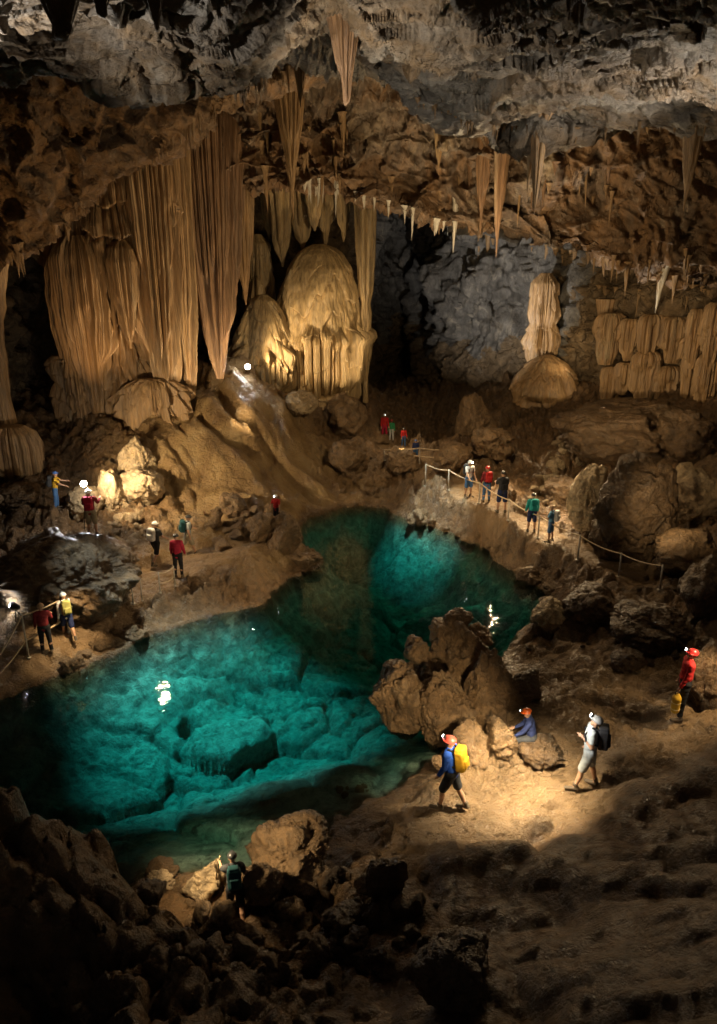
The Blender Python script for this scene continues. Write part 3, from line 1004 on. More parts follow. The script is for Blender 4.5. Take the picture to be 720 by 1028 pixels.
# left hand column group
fluted('flowstone_column', 130, 118, 424, 33.7, 68, M_DRAPE, 'massive ledged core of the left column, in shade behind its hanging curtains', 'column',
       [(0, 1.08), (.12, 1.02), (.2, .90), (.45, .92), (.56, 1.05), (.62, 1.12), (.78, 1.05), (1, .85)], nl=54, amp=.20, ends=(.0, .75), seed=1, terrace=.62, ry=.5, wob=.20, ledge=1.3, M=220)
fluted('flowstone_drapery', 98, 236, 414, 32.4, 33, M_DRAPE, 'lower left bundle of amber organ pipe curtains tapering towards the floor', 'flowstone',
       [(0, .55), (.05, .62), (.2, .72), (.5, .92), (.78, 1.0), (.88, .92), (.95, .7), (1, .4)], nl=30, amp=.42, ends=(-.1, .62), seed=2, ry=.5, wob=.12)
fluted('flowstone_drapery', 132, 240, 350, 32.2, 17, M_DRAPE, 'short pointed curtain hanging right of the lower left amber bundle', 'flowstone',
       [(0, .12), (.15, .4), (.5, .8), (.8, 1.0), (.92, .8), (1, .2)], nl=15, amp=.45, ends=(-.1, .4), seed=3, ry=.7, wob=.1)
fluted('flowstone_drapery', 164, 112, 392, 32.8, 30, M_DRAPE, 'tall pale grey brown curtain of parallel pipes in the middle of the left column', 'flowstone',
       [(0, .72), (.1, .8), (.3, .9), (.6, 1.0), (1, 1.12)], nl=30, amp=.42, ends=(-.1, .45), seed=4, ry=.55, wob=.10, M=200)
fluted('flowstone_drapery', 190, 140, 400, 33.2, 18, M_DRAPE, 'narrow long curtain pressed between the grey brown and the rust curtains', 'flowstone',
       [(0, .5), (.1, .7), (.3, .9), (.7, 1.0), (1, 1.1)], nl=17, amp=.42, ends=(-.1, .45), seed=14, ry=.7, wob=.1, M=180)
fluted('flowstone_drapery', 221, 100, 380, 33.6, 32, M_RUST, 'long rust brown curtain ending in a point above the lit floor lamp', 'flowstone',
       [(0, .3), (.06, .45), (.2, .66), (.42, .86), (.7, 1.0), (1, 1.25)], nl=32, amp=.42, ends=(-.1, .5), seed=5, ry=.5, wob=.10, M=200, lean=.012)
fluted('flowstone_drapery', 247, 112, 306, 34.6, 15, M_DRAPE, 'slim pale curtain tight against the right side of the rust curtain', 'flowstone',
       [(0, .06), (.05, .25), (.2, .55), (.5, .85), (1, 1.2)], nl=14, amp=.42, ends=(-.1, .5), seed=15, ry=.7, wob=.1, M=150)
fluted('flowstone_drapery', 116, 124, 280, 33.0, 26, M_DRAPE, 'upper shaded curtain between the arch and the lower amber bundle', 'flowstone',
       [(0, .3), (.1, .7), (.3, .95), (.6, 1.0), (1, 1.1)], nl=22, amp=.36, ends=(-.1, .6), seed=26, ry=.6, wob=.15, M=130, terrace=.7)
fluted('flowstone_skirt', 156, 380, 430, 32.6, 40, M_DRAPE, 'fringed pedestal of stubby pipes at the foot of the left column', 'flowstone',
       [(0, 1.0), (.3, 1.0), (.6, .92), (.8, .75), (.92, .55), (1, .3)], nl=40, amp=.30, ends=(-.2, .9), seed=6, ry=.5, M=90, wob=.32, terrace=1.1)
fluted('flowstone_skirt', 82, 356, 424, 32.8, 30, M_DRAPE, 'rounded ledged pedestal below the lower left amber curtains', 'flowstone',
       [(0, 1.05), (.4, 1.0), (.7, .9), (.92, .8), (1, .6)], nl=26, amp=.2, ends=(.1, .9), seed=16, ry=.7, M=80, terrace=1.4, wob=.22)
fluted('flowstone_column', 6, 262, 425, 30.5, 17, M_DRAPE, 'narrow brown pillar at the left edge beside the black recess', 'column',
       [(0, 1.2), (.15, .9), (.5, .75), (.8, 1.0), (1, 1.6)], nl=11, amp=.3, ends=(.0, .6), seed=7, ry=.9)
fluted('flowstone_skirt', 18, 428, 490, 29.6, 32, M_DRAPE, 'golden fringed ledge low at the left edge above the flat dark boulder', 'flowstone',
       [(0, .85), (.3, .95), (.7, 1.0), (.9, .85), (1, .5)], nl=22, amp=.3, ends=(.0, .4), seed=8, ry=.7, M=80)
# the dome
fluted('flowstone_dome', 323, 245, 406, 39.2, 46, M_FLOW, 'great cream bell shaped flowstone dome with a fringe of deep pipes', 'flowstone',
       [(0, 1.0), (.08, 1.03), (.25, 1.06), (.40, 1.1), (.48, 1.30), (.62, 1.27), (.76, 1.16), (.86, .98), (.94, .72), (.98, .45), (1, .15)], nl=40, amp=.26, ends=(-.1, .12), starts=(.32, .47), seed=9, ry=.85, M=240, wob=.09, terrace=.6, ledge=.4, big=.05)
fluted('flowstone_dome', 268, 296, 402, 37.8, 37, M_FLOW, 'smaller grey cream flowstone dome at the left shoulder of the great dome', 'flowstone',
       [(0, .95), (.15, 1.0), (.36, 1.03), (.44, 1.18), (.6, 1.0), (.8, .72), (.95, .42), (1, .15)], nl=34, amp=.24, ends=(-.1, .2), starts=(.28, .5), seed=10, ry=.8, M=180, wob=.11, terrace=.9, ledge=.6, big=.05)
fluted('flowstone_apron', 314, 394, 430, 38.4, 48, M_FLOW, 'low bulging apron of cream flowstone under the great dome', 'flowstone',
       [(0, 1.1), (.4, 1.05), (.75, .9), (.95, .7), (1, .5)], nl=30, amp=.12, ends=(.0, .9), seed=27, ry=.7, M=80, wob=.25, terrace=1.0)
fluted('flowstone_column', 262, 235, 330, 40.2, 20, M_FLOW, 'stubby ledged pillar behind the smaller dome', 'column',
       [(0, 1.3), (.3, 1.0), (.6, .75), (.9, .6), (1, .2)], nl=12, amp=.25, ends=(.1, .7), seed=11, ry=.8, terrace=1.0)
fluted('flowstone_column', 367, 196, 404, 38.6, 7.5, M_FLOW, 'slender pale column touching the right side of the great dome', 'column',
       [(0, .9), (.1, .75), (.35, .72), (.45, .85), (.5, .6), (.56, 1.0), (.75, 1.25), (.95, 1.4), (1, 1.8)], nl=8, amp=.4, ends=(.0, .5), seed=12, ry=1.0, M=200, wob=.1)
for k, (px, a, b, w_, Y) in enumerate([(284, 178, 268, 13, 39.5), (304, 182, 252, 14, 40), (327, 178, 248, 12, 40.5), (345, 190, 243, 8, 40), (270, 186, 240, 7, 40.5), (316, 176, 232, 10, 39.2)]):
    fluted('flowstone_drapery', px, a, b, Y, w_, M_FLOW, ['longest of the hanging curtains above the small dome', 'broad hanging curtain above the left of the great dome', 'hanging curtain right above the crown of the great dome',
           'short curtain hanging left of the slender pale column', 'thin curtain hanging nearest the rust curtain above the domes', 'short front curtain hanging among those over the great dome'][k], 'flowstone',
           [(0, .15), (.1, .5), (.3, .8), (.8, 1.0), (1, 1.4)], nl=8, amp=.42, ends=(.0, .5), seed=40 + k, ry=.7, group='curtains above the domes', wob=.08)
# right side
fluted('stalagmite_mound', 546, 356, 406, 41.2, 36, M_DRAPE, 'smooth rounded stalagmite mound below a hanging column', 'stalagmite',
       [(0, 1.05), (.3, .98), (.6, .8), (.85, .5), (.97, .22), (1, .08)], nl=20, amp=.06, ends=(.0, .3), seed=20, ry=.85, M=80, wob=.05, terrace=.8)
fluted('flowstone_column', 541, 274, 370, 42.4, 19, M_DRAPE, 'fringed brown column standing on the rounded stalagmite mound', 'column',
       [(0, 1.0), (.1, .95), (.28, 1.08), (.4, .92), (.48, .66), (.58, .8), (.75, .72), (.9, .66), (1, .25)], nl=26, amp=.3, ends=(-.2, .85), seed=17, ry=.85, M=170, wob=.28, terrace=.8)
SHELF = [(0, .6), (.12, .78), (.35, .95), (.7, 1.0), (.88, .95), (.96, .8), (1, .5)]
rs = np.random.default_rng(77)
for tier, (ya, yb, lab) in enumerate([(310, 376, 'one of the brown organ pipe curtains in the upper tier on the right wall'), (358, 410, 'one of the brown organ pipe curtains in the lower tier on the right wall')]):
    x = 598.0 + tier * 4
    while x < 728:
        w_ = rs.uniform(8, 17)
        x += w_ * .75
        Yw = float(np.interp(x, [600, 640, 720], [37.6, 36.6, 33.9]))
        fluted('flowstone_shelf', x, ya + rs.uniform(-8, 14), yb + rs.uniform(-16, 10), Yw + rs.uniform(-.3, .5), w_, M_DRAPE, lab, 'flowstone', SHELF, nl=18, amp=.40, ends=(-.2, .75), seed=int(x * 10), ry=.8, M=80, wob=.16,
               group='organ pipe curtains on the right wall', terrace=.9 if rs.random() < .5 else 0)
        x += w_ * .75
fluted('flowstone_drapery', 605, 300, 330, 38, 9, M_DRAPE, 'pair of blunt brown fingers hanging left of the upper wall shelf', 'flowstone',
       [(0, .3), (.3, .8), (1, 1.2)], nl=6, amp=.4, ends=(.0, .4), seed=25, ry=.8, M=60)

# ------------------------------------------------------------------ stalactites
def stal_proto(seed, mat, nring=26, nseg=20):
    r = np.random.default_rng(seed)
    th = np.linspace(0, 2 * np.pi, nseg, endpoint=False)
    t = np.linspace(0, 1, nring)
    tt, hh = np.meshgrid(t, th, indexing='ij')
    nl = r.integers(4, 7)
    prof = (1 - tt)**r.uniform(.8, 1.25) * .80 + .05 * (1 - tt**6) + .3 * np.exp(-tt / .08)
    pos = np.stack([np.cos(hh), np.sin(hh), tt * 2.2], -1).reshape(-1, 3)
    nz = fbm(pos * 1.2 + seed * 9, 3).reshape(tt.shape)
    rad = prof * (.86 + .16 * np.abs(np.cos(hh * nl / 2 + r.uniform(0, 6) + tt * r.uniform(-.6, .6))) + nz * .22)
    bx, by = r.normal() * .25, r.normal() * .25
    V = np.stack([rad * np.cos(hh) + bx * tt**2, rad * np.sin(hh) + by * tt**2, -tt], -1).reshape(-1, 3)
    q = grid_faces(nring, nseg, wrap=True, flip=True)
    me = mesh_from('stalactite', V, q)
    me.materials.append(mat)
    return me


ST = {m.name: [stal_proto(70 + k, m) for k in range(5)] for m in (M_STAL, M_PALE, M_RUST, M_DRAPE)}


def stalactite(px, py, ln, w, label, mat=M_STAL, group=None, Y=None, k=None, embed=.25):
    g = roof(px, py) if Y is None else P(px, py, Y)
    s = mpp(g)
    o = bpy.data.objects.new('stalactite', ST[mat.name][k if k is not None else random.randrange(5)])
    COL.objects.link(o)
    L_ = ln * s * (1 + embed)
    o.location = (g[0], g[1] + w * s * .15, g[2] + ln * s * embed)
    o.scale = (w * s * .5, w * s * .5, L_)
    o.rotation_euler = (random.uniform(-.04, .04), random.uniform(-.05, .05), random.uniform(0, 6.28))
    tag(o, label, 'stalactite', group)
    return o


def big_stal(px, yt, yb, w, Y, mat, label, seed, nl=7, tip=.12):
    g = roof(px, yt + 6)
    if abs(g[1] - Y) < 9 and mat is not M_DARKB:
        Y, yt = g[1] + w * mpp(g) * .22, yt - 10
    return fluted('stalactite', px, yt, yb, Y, w / 2, mat, label, 'stalactite', [(0, tip * .3), (.04, tip), (.3, .42), (.6, .72), (.8, .9), (.92, 1.05), (1, 1.45)], nl=nl, amp=.36, ends=(-.1, .45), seed=seed, ry=.9, M=110, wob=.08)


big_stal(294, 84, 194, 34, 29.5, M_DRAPE, 'thick wedge shaped cluster of fused brown stalactites right of the rust curtain', 60, nl=20)
big_stal(269, 130, 214, 12, 30, M_STAL, 'thin stalactite hanging just left of the thick fused cluster', 61)
big_stal(347, 22, 106, 34, 17.2, M_RUST, 'broad ragged brown stalactite mass hanging from the front ceiling', 62, nl=16, tip=.3)
big_stal(302, 64, 108, 15, 16.8, M_STAL, 'pointed stalactite left of the broad ragged mass on the front ceiling', 63)
big_stal(482, 138, 236, 20, 30.0, M_RUST, 'left of the two long rust stalactites hanging at the middle of the ceiling', 64)
big_stal(498, 138, 258, 17, 30.2, M_RUST, 'longest rust stalactite, right one of the pair at mid ceiling', 65)
big_stal(536, 124, 218, 18, 19.6, M_STAL, 'pale pointed stalactite hanging from the lip of the front ceiling', 66)
big_stal(529, 140, 200, 9, 19.8, M_STAL, 'thin stalactite beside the pale pointed one on the ceiling lip', 67)
big_stal(686, 128, 212, 20, 19.2, M_STAL, 'forked brown stalactite hanging near the right edge', 68)
big_stal(440, 138, 176, 10, 26, M_STAL, 'short stalactite hanging over the middle of the rusty ceiling band', 69)
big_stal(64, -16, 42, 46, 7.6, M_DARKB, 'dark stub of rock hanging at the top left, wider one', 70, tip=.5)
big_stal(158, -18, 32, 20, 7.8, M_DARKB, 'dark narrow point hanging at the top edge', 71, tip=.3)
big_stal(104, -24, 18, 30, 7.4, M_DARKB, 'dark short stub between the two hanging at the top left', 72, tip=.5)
stalactite(458, 208, 44, 8, 'white icicle like stalactite in front of the blue grey chamber', M_PALE)
stalactite(666, 276, 38, 14, 'pale stalactite low on the right ceiling edge', M_PALE)
stalactite(630, 270, 28, 9, 'small brown stalactite left of the pale one on the right ceiling edge', M_STAL)


def lip_at(x, xs_, ys_):
    return float(np.interp(x, xs_, ys_))


def teeth(n, x0, x1, xs_, ys_, up, l0, l1, w0, w1, label, group, mat=M_STAL):
    for _ in range(n):
        x = random.uniform(x0, x1)
        ln = l0 + (l1 - l0) * random.random()**2
        stalactite(x, lip_at(x, xs_, ys_) - up - random.uniform(0, 3), ln, random.uniform(w0, w1), label, mat, group)


teeth(30, 150, 290, opx, obot, 5, 8, 26, 4, 8, 'small tan stalactite in the row along the lit arch over the columns', 'stalactites along the arch', M_STAL)
teeth(20, 300, 470, low_px, low_y, 6, 8, 30, 3, 7, 'small pale stalactite in the row along the rusty band before the grey chamber', 'stalactites along the rusty band', M_PALE)
teeth(26, 400, 540, cpx, lip_y, 2, 4, 15, 3, 5, 'tiny stalactite in the row along the front ceiling lip', 'stalactites along the front lip', M_STAL)
teeth(14, 560, 715, cpx, lip_y, 2, 6, 26, 4, 8, 'small stalactite on the right part of the front ceiling lip', 'stalactites on the right lip', M_STAL)
teeth(24, 480, 715, low_px, low_y, 5, 6, 24, 4, 8, 'small stalactite in the fringe above the right wall shelves', 'stalactites above the right wall', M_STAL)
for _ in range(26):
    x = random.uniform(375, 640)
    stalactite(x, random.uniform(158, 225), random.uniform(7, 34), random.uniform(4, 9), 'small brown stalactite hanging on the face of the rusty ceiling band', M_RUST if random.random() < .5 else M_STAL, 'stalactites on the rusty band face')
for _ in range(18):
    x = random.uniform(258, 350)
    stalactite(x, random.uniform(118, 190), random.uniform(10, 40), random.uniform(4, 10), 'small tan stalactite in the cluster above the curtains over the domes', M_STAL, 'stalactites over the domes')
for _ in range(10):
    x = random.uniform(0, 90)
    stalactite(x, lip_at(x, opx, obot) - 8, random.uniform(8, 26), random.uniform(5, 11), 'small brown stalactite under the left overhang', M_DRAPE, 'stalactites under the left overhang')
for _ in range(16):
    stalactite(random.uniform(600, 716), random.uniform(250, 300), random.uniform(8, 26), random.uniform(4, 9), 'small stalactite on the grey rock over the right shelves', M_STAL, 'stalactites over the right shelves')

# ------------------------------------------------------------------ people
import openvdb


class Sdf:
    """smooth union of limbs, turned into one continuous surface"""

    def __init__(self, lo, hi, vox):
        self.lo = np.array(lo, float)
        self.v = vox
        self.n = np.ceil((np.array(hi, float) - lo) / vox).astype(int) + 1
        self.d = np.full(self.n, .12, np.float32)

    def _win(self, lo, hi, pad):
        a = np.clip(np.floor((np.minimum(lo, hi) - pad - self.lo) / self.v).astype(int), 0, self.n)
        b = np.clip(np.ceil((np.maximum(lo, hi) + pad - self.lo) / self.v).astype(int) + 1, 0, self.n)
        ax = [self.lo[k] + np.arange(a[k], b[k]) * self.v for k in range(3)]
        g = np.stack(np.meshgrid(*ax, indexing='ij'), -1)
        return tuple(slice(a[k], b[k]) for k in range(3)), g

    def _add(self, sl, d, k):
        c = self.d[sl]
        if c.size == 0:
            return
        h = np.clip(.5 + .5 * (c - d) / k, 0, 1)
        self.d[sl] = c * (1 - h) + d * h - k * h * (1 - h)

    def cap(self, a, b, ra, rb, k=.025, flat=(1, 1, 1)):
        a, b = np.asarray(a, float), np.asarray(b, float)
        sl, g = self._win(np.minimum(a, b), np.maximum(a, b), max(ra, rb) + .06)
        e = b - a
        t = np.clip(((g - a) @ e) / (e @ e + 1e-9), 0, 1)
        d = np.linalg.norm((g - a - t[..., None] * e) / np.array(flat), axis=-1) - (ra + (rb - ra) * t)
        self._add(sl, d, k)

    def ell(self, c, r, k=.02, rot=None):
        c, r = np.asarray(c, float), np.asarray(r, float)
        sl, g = self._win(c - r.max(), c + r.max(), .06)
        q = g - c
        if rot is not None:
            q = q @ np.asarray(rot)
        k0 = np.linalg.norm(q / r, axis=-1)
        k1 = np.linalg.norm(q / (r * r), axis=-1) + 1e-9
        self._add(sl, k0 * (k0 - 1) / k1, k)

    def box(self, c, h, rnd, k=.015, rot=None):
        c, h = np.asarray(c, float), np.asarray(h, float)
        m = np.linalg.norm(h) + rnd
        sl, g = self._win(c - m, c + m, .05)
        q = g - c
        if rot is not None:
            q = q @ np.asarray(rot)
        q = np.abs(q) - h
        d = np.linalg.norm(np.maximum(q, 0), axis=-1) + np.minimum(q.max(-1), 0) - rnd
        self._add(sl, d, k)

    def cut(self, p, n):
        ax = [self.lo[k] + np.arange(self.n[k]) * self.v for k in range(3)]
        g = np.stack(np.meshgrid(*ax, indexing='ij'), -1)
        self.d = np.maximum(self.d, ((g - np.asarray(p)) @ np.asarray(n)).astype(np.float32))

    def wrinkle(self, amp, sc, seed):
        ax = [self.lo[k] + np.arange(self.n[k]) * self.v for k in range(3)]
        g = np.stack(np.meshgrid(*ax, indexing='ij'), -1)
        m = np.abs(self.d) < .03
        self.d[m] += (amp * perlin(g[m] * np.array(sc) + seed)).astype(np.float32)

    def mesh(self, name, scale):
        gr = openvdb.FloatGrid(.12)
        gr.copyFromArray(np.ascontiguousarray(self.d))
        pts, tri, quad = gr.convertToPolygons(isovalue=0.0, adaptivity=0.0)
        V = (np.asarray(pts) * self.v + self.lo) * scale
        f = [np.asarray(quad)[:, [0, 1, 2]], np.asarray(quad)[:, [0, 2, 3]]]
        if len(tri):
            f.append(np.asarray(tri))
        Fc = np.concatenate(f).astype(np.int64)
        # outward orientation
        a, b, c = V[Fc[:, 0]], V[Fc[:, 1]], V[Fc[:, 2]]
        if np.einsum('ij,ij->', a, np.cross(b, c)) < 0:
            Fc = Fc[:, ::-1]
        return mesh_from(name, V, Fc)


def rotx(a):
    c, s = math.cos(a), math.sin(a)
    return np.array([[1, 0, 0], [0, c, -s], [0, s, c]])


def rotz(a):
    c, s = math.cos(a), math.sin(a)
    return np.array([[c, -s, 0], [s, c, 0], [0, 0, 1]])


def R_(d):
    return math.radians(d)


def skeleton(p):
    """joints of a 1.72 m adult, front along +Y; angles in degrees"""
    j = {}
    hip_z = .92
    pel = W(0, 0, hip_z + .03)
    lean = R_(p.get('lean', 3))
    tors = W(0, math.sin(lean), math.cos(lean))
    j['pel'] = pel
    j['waist'] = pel + tors * .14
    j['chest'] = pel + tors * .34
    j['neck'] = pel + tors * .53
    hl = lean * .4 + R_(-p.get('look', 0))
    hd = W(0, math.sin(hl), math.cos(hl))
    j['head'] = j['neck'] + hd * .165 + W(0, .015, 0)
    j['hrot'] = rotz(R_(p.get('turn', 0))) @ rotx(R_(p.get('look', 0)) - lean * .3)
    for sd, nm in ((-1, 'L'), (1, 'R')):
        hp, kn, ab = p.get('leg' + nm, (0, 0, 3))
        h = pel + W(sd * .092, 0, -.03)
        a1 = R_(hp)
        k = h + .43 * W(sd * math.sin(R_(ab)), math.sin(a1), -math.cos(a1))
        a2 = R_(hp - kn)
        an = k + .41 * W(sd * math.sin(R_(ab)) * .5, math.sin(a2), -math.cos(a2))
        fp = R_(p.get('foot' + nm, 0))
        toe = an + W(sd * .03, .17 * math.cos(fp), .17 * math.sin(fp) - .055)
        heel = an + W(0, -.045, -.055 - .045 * math.sin(fp))
        j.update({'hip' + nm: h, 'knee' + nm: k, 'ankle' + nm: an, 'toe' + nm: toe, 'heel' + nm: heel})
        fl, ab, el, tw = p.get('arm' + nm, (5, 12, 18, 0))
        s = j['neck'] + W(sd * .185, 0, 0) - tors * .045
        a = R_(fl) + lean * .4
        u = W(sd * math.sin(R_(ab)), math.sin(a) * math.cos(R_(ab)), -math.cos(a) * math.cos(R_(ab)))
        e = s + .285 * u
        a2 = a + R_(el)
        f = W(sd * math.sin(R_(ab)) * .6 - sd * math.sin(R_(tw)), math.sin(a2) * math.cos(R_(ab)), -math.cos(a2) * math.cos(R_(ab)))
        f /= np.linalg.norm(f)
        w = e + .25 * f
        j.update({'sho' + nm: s, 'elb' + nm: e, 'wri' + nm: w, 'fdir' + nm: f})
    low = min(j['toeL'][2] - .03, j['toeR'][2] - .03, j['heelL'][2] - .035, j['heelR'][2] - .035, j['pel'][2] - .13 if p.get('sit') else 9)
    if p.get('sit'):
        low = j['pel'][2] - .12 - p['sit']
    for k in list(j):
        if k != 'hrot' and not k.startswith('fdir'):
            j[k] = j[k] - W(0, 0, low)
    return j


SKINM = plain('skin', (.42, .24, .15), .5, .35)
EYEM = plain('dark_eye_and_brow', (.03, .02, .015), .3, .4)
LIPM = plain('lips', (.33, .13, .10), .5, .3)
HAIRM = plain('dark_hair', (.025, .017, .012), .6, .3, fabric=True)
BOOTM = plain('muddy_boot_leather', (.10, .075, .05), .7, .3)
STRAPM = plain('black_webbing', (.02, .02, .022), .7, .2)
LAMPM = plain('headlamp_bulb', (.9, .9, .9), .3, .4, emit=(.9, .96, 1), es=45)
LAMPD = plain('headlamp_dim_bulb', (.9, .9, .9), .3, .4, emit=(.9, .96, 1), es=9)
LAMPOFF = plain('headlamp_glass_unlit', (.35, .36, .38), .2, .6)
LAMPB = plain('dazzling_lamp_bulb', (.9, .9, .9), .3, .4, emit=(.92, .97, 1), es=420)
HOUSM = plain('dark_lamp_housing', (.03, .03, .03), .5, .4)
_cl = {}


def cloth(c):
    if c not in _cl:
        pal = dict(red=(.42, .022, .022), crimson=(.36, .02, .05), black=(.016, .016, .018), blue=(.03, .11, .58), navy=(.02, .03, .09), teal=(.02, .28, .27), white=(.62, .62, .60), grey=(.30, .33, .34), pale=(.45, .50, .50),
                   yellow=(.62, .36, .03), olive=(.20, .19, .06), denim=(.06, .14, .30), orange=(.62, .10, .012), khaki=(.28, .24, .17), charcoal=(.04, .042, .045), maroon=(.20, .025, .03), sky=(.13, .32, .52), darkteal=(.015, .06, .065), green=(.05, .30, .12))
        _cl[c] = plain(c + '_cloth', pal[c], .8, .2, fabric=True)
    return _cl[c]


_helm = {}


def shell(c):
    if c not in _helm:
        pal = dict(red=(.50, .03, .03), orange=(.72, .13, .02), white=(.75, .75, .72), grey=(.35, .36, .36), pink=(.55, .09, .07), blue=(.05, .12, .35), black=(.03, .03, .03), tan=(.45, .28, .16))
        _helm[c] = plain(c + '_helmet_shell', pal[c], .3, .5)
    return _helm[c]


def build_hand(S, j, nm, sd, near):
    w, f = j['wri' + nm], j['fdir' + nm]
    side = np.cross(f, W(0, 0, 1) if abs(f[2]) < .9 else W(0, 1, 0))
    side /= np.linalg.norm(side)
    pal = np.cross(side, f)          # across the back of the hand
    if pal[0] * sd > 0:
        pal = -pal                   # palm side faces the body
    kn = w + f * .085
    S.cap(w, kn, .026, .030, .015, flat=(1, 1, 1))
    for q, ln in zip((-1.5, -.5, .5, 1.5), (.062, .074, .070, .054)):
        b0 = kn + side * q * .0175
        m = b0 + f * ln * .55 + pal * .008
        t = m + f * ln * .38 + pal * .026
        S.cap(b0 - f * .02, m, .0105, .0095, .004)
        S.cap(m, t, .0095, .008, .004)
    fr = side if side[1] > 0 else -side
    t0 = w + f * .03 + fr * .022
    t1 = t0 + f * .032 + fr * .026 + pal * .008
    S.cap(t0, t1, .013, .011, .006)
    S.cap(t1, t1 + f * .03 + pal * .008, .011, .009, .004)


def proj(p):
    r = np.asarray(p) - W(0, 0, H)
    d = r @ FWD
    return CX + F * r[0] / d, CY - F * (r @ UPV) / d


PEOPLE = {}


def person(px, py, hpx, rz, pose, label, top='red', top_name='jacket', sleeve=1.0, legs='black', leg_name='trousers', leg_len=1.0, helmet='red', lamp=None, near=False, pack=None, pack_label=None, ground_at=None, female=False, height=1.78, dz=0.):
    g = ground(px, py) if ground_at is None else np.asarray(ground_at, float)
    g = g + W(0, 0, dz)
    j = skeleton(pose)
    toph = j['head'][2] + .15
    lo_, hi_ = .3, 1.6
    for _ in range(30):
        m = (lo_ + hi_) / 2
        if proj(g)[1] - proj(g + W(0, 0, toph * m))[1] > hpx:
            hi_ = m
        else:
            lo_ = m
    s = lo_
    vox = .0085 if near else .0135
    A = np.array([v for k, v in j.items() if v.shape == (3,) and not k.startswith('fdir')])
    lo, hi = A.min(0) - .26, A.max(0) + .26
    wf = .93 if female else 1.0
    # ---- body
    S = Sdf(lo, hi, vox)
    S.cap(j['pel'] - W(.06, 0, .02), j['pel'] + W(.06, 0, -.02), .115, .115, .03, (1, .9, 1))
    S.cap(j['pel'], j['waist'], .125, .115, .05, (1.15, .85, 1))
    S.cap(j['waist'], j['chest'] + W(0, 0, .04), .115, .13 * wf, .05, (1.2, .85, 1))
    S.cap(j['shoL'] * .82 + j['shoR'] * .18, j['shoR'] * .82 + j['shoL'] * .18, .075, .075, .05)
    S.cap(j['neck'] - W(0, 0, .04), j['head'] - W(0, .005, .03), .058, .052, .02)
    for nm, sd in (('L', -1), ('R', 1)):
        S.cap(j['sho' + nm], j['elb' + nm], .056, .043, .03)
        S.cap(j['elb' + nm], j['wri' + nm], .043, .027, .015)
        build_hand(S, j, nm, sd, near)
        S.cap(j['hip' + nm], j['knee' + nm], .088, .056, .03)
        q = j['knee' + nm] * .62 + j['ankle' + nm] * .38
        S.cap(j['knee' + nm], q + W(0, -.012, 0), .054, .055, .02)
        S.cap(q + W(0, -.012, 0), j['ankle' + nm], .055, .036, .02)
        S.cap(j['ankle' + nm], j['heel' + nm] + W(0, 0, .012), .036, .034, .015)
        S.cap(j['heel' + nm] + W(0, .03, .012), j['toe' + nm], .036, .027, .02)
    hr = j['hrot']
    hc = j['head']

    def hd(x, y, z):
        return hc + hr @ W(x, y, z)
    S.ell(hd(0, -.005, .02), (.078, .098, .108), .015, hr)
    S.cap(hd(-.02, .045, -.065), hd(.02, .045, -.065), .036, .036, .03)
    S.cap(hd(0, .088, .012), hd(0, .108, -.022), .009, .015, .012)
    S.cap(hd(-.03, .082, .026), hd(.03, .082, .026), .014, .014, .012)
    S.ell(hd(-.080, -.005, 0), (.010, .022, .034), .008, hr)
    S.ell(hd(.080, -.005, 0), (.010, .022, .034), .008, hr)
    me = S.mesh('person', s)
    me.materials.append(SKINM)
    me.materials.append(EYEM)
    me.materials.append(LIPM)
    me.materials.append(HAIRM)
    cen = np.empty(len(me.polygons) * 3)
    me.polygons.foreach_get('center', cen)
    q = (cen.reshape(-1, 3) / s - hc) @ hr
    mi_ = np.zeros(len(q), np.int32)
    hairy = (q[:, 2] > .045 - .8 * np.clip(q[:, 1] - .02, -.09, .1)) & (q[:, 2] > -.06) & (q[:, 2] < .2) & (np.abs(q[:, 0]) < .12) & (np.abs(q[:, 1]) < .13)
    mi_[hairy] = 3
    for sx in (-.032, .032):
        mi_[np.linalg.norm((q - W(sx, .088, .006)) / W(1.5, 2, .8), axis=1) < .0105] = 1
    mi_[np.linalg.norm((q - W(0, .092, -.052)) / W(2.2, 2, .7), axis=1) < .011] = 2
    me.polygons.foreach_set('material_index', mi_)
    body = link('person', me, None, loc=tuple(g))
    body.rotation_euler = (0, 0, R_(rz))
    tag(body, label, 'person', 'cave visitors')
    # ---- top
    S = Sdf(lo, hi, vox)
    S.cap(j['pel'] + W(0, 0, -.02), j['waist'], .142, .135, .04, (1.15, .9, 1))
    S.cap(j['waist'], j['chest'] + W(0, 0, .05), .136, .150 * wf, .04, (1.18, .9, 1))
    S.cap(j['shoL'] * .85 + j['shoR'] * .15, j['shoR'] * .85 + j['shoL'] * .15, .092, .092, .05)
    S.cap(j['neck'] - W(0, 0, .05), j['neck'] + W(0, 0, .02), .075, .070, .02)
    for nm in 'LR':
        S.cap(j['sho' + nm], j['elb' + nm] if sleeve > .5 else j['sho' + nm] * .4 + j['elb' + nm] * .6, .075, .060 if sleeve > .5 else .066, .03)
        if sleeve > .5:
            S.cap(j['elb' + nm], j['elb' + nm] * .08 + j['wri' + nm] * .92, .060, .044, .02)
    S.wrinkle(.010, (9, 9, 16), px)
    link(top_name, S.mesh(top_name, s), cloth(top), body)
    # ---- legs
    S = Sdf(lo, hi, vox)
    S.cap(j['pel'] - W(.05, 0, .0), j['pel'] + W(.05, 0, 0), .132, .132, .04, (1, .92, 1))
    S.cap(j['pel'], j['pel'] * .3 + j['waist'] * .7, .135, .128, .04, (1.12, .9, 1))
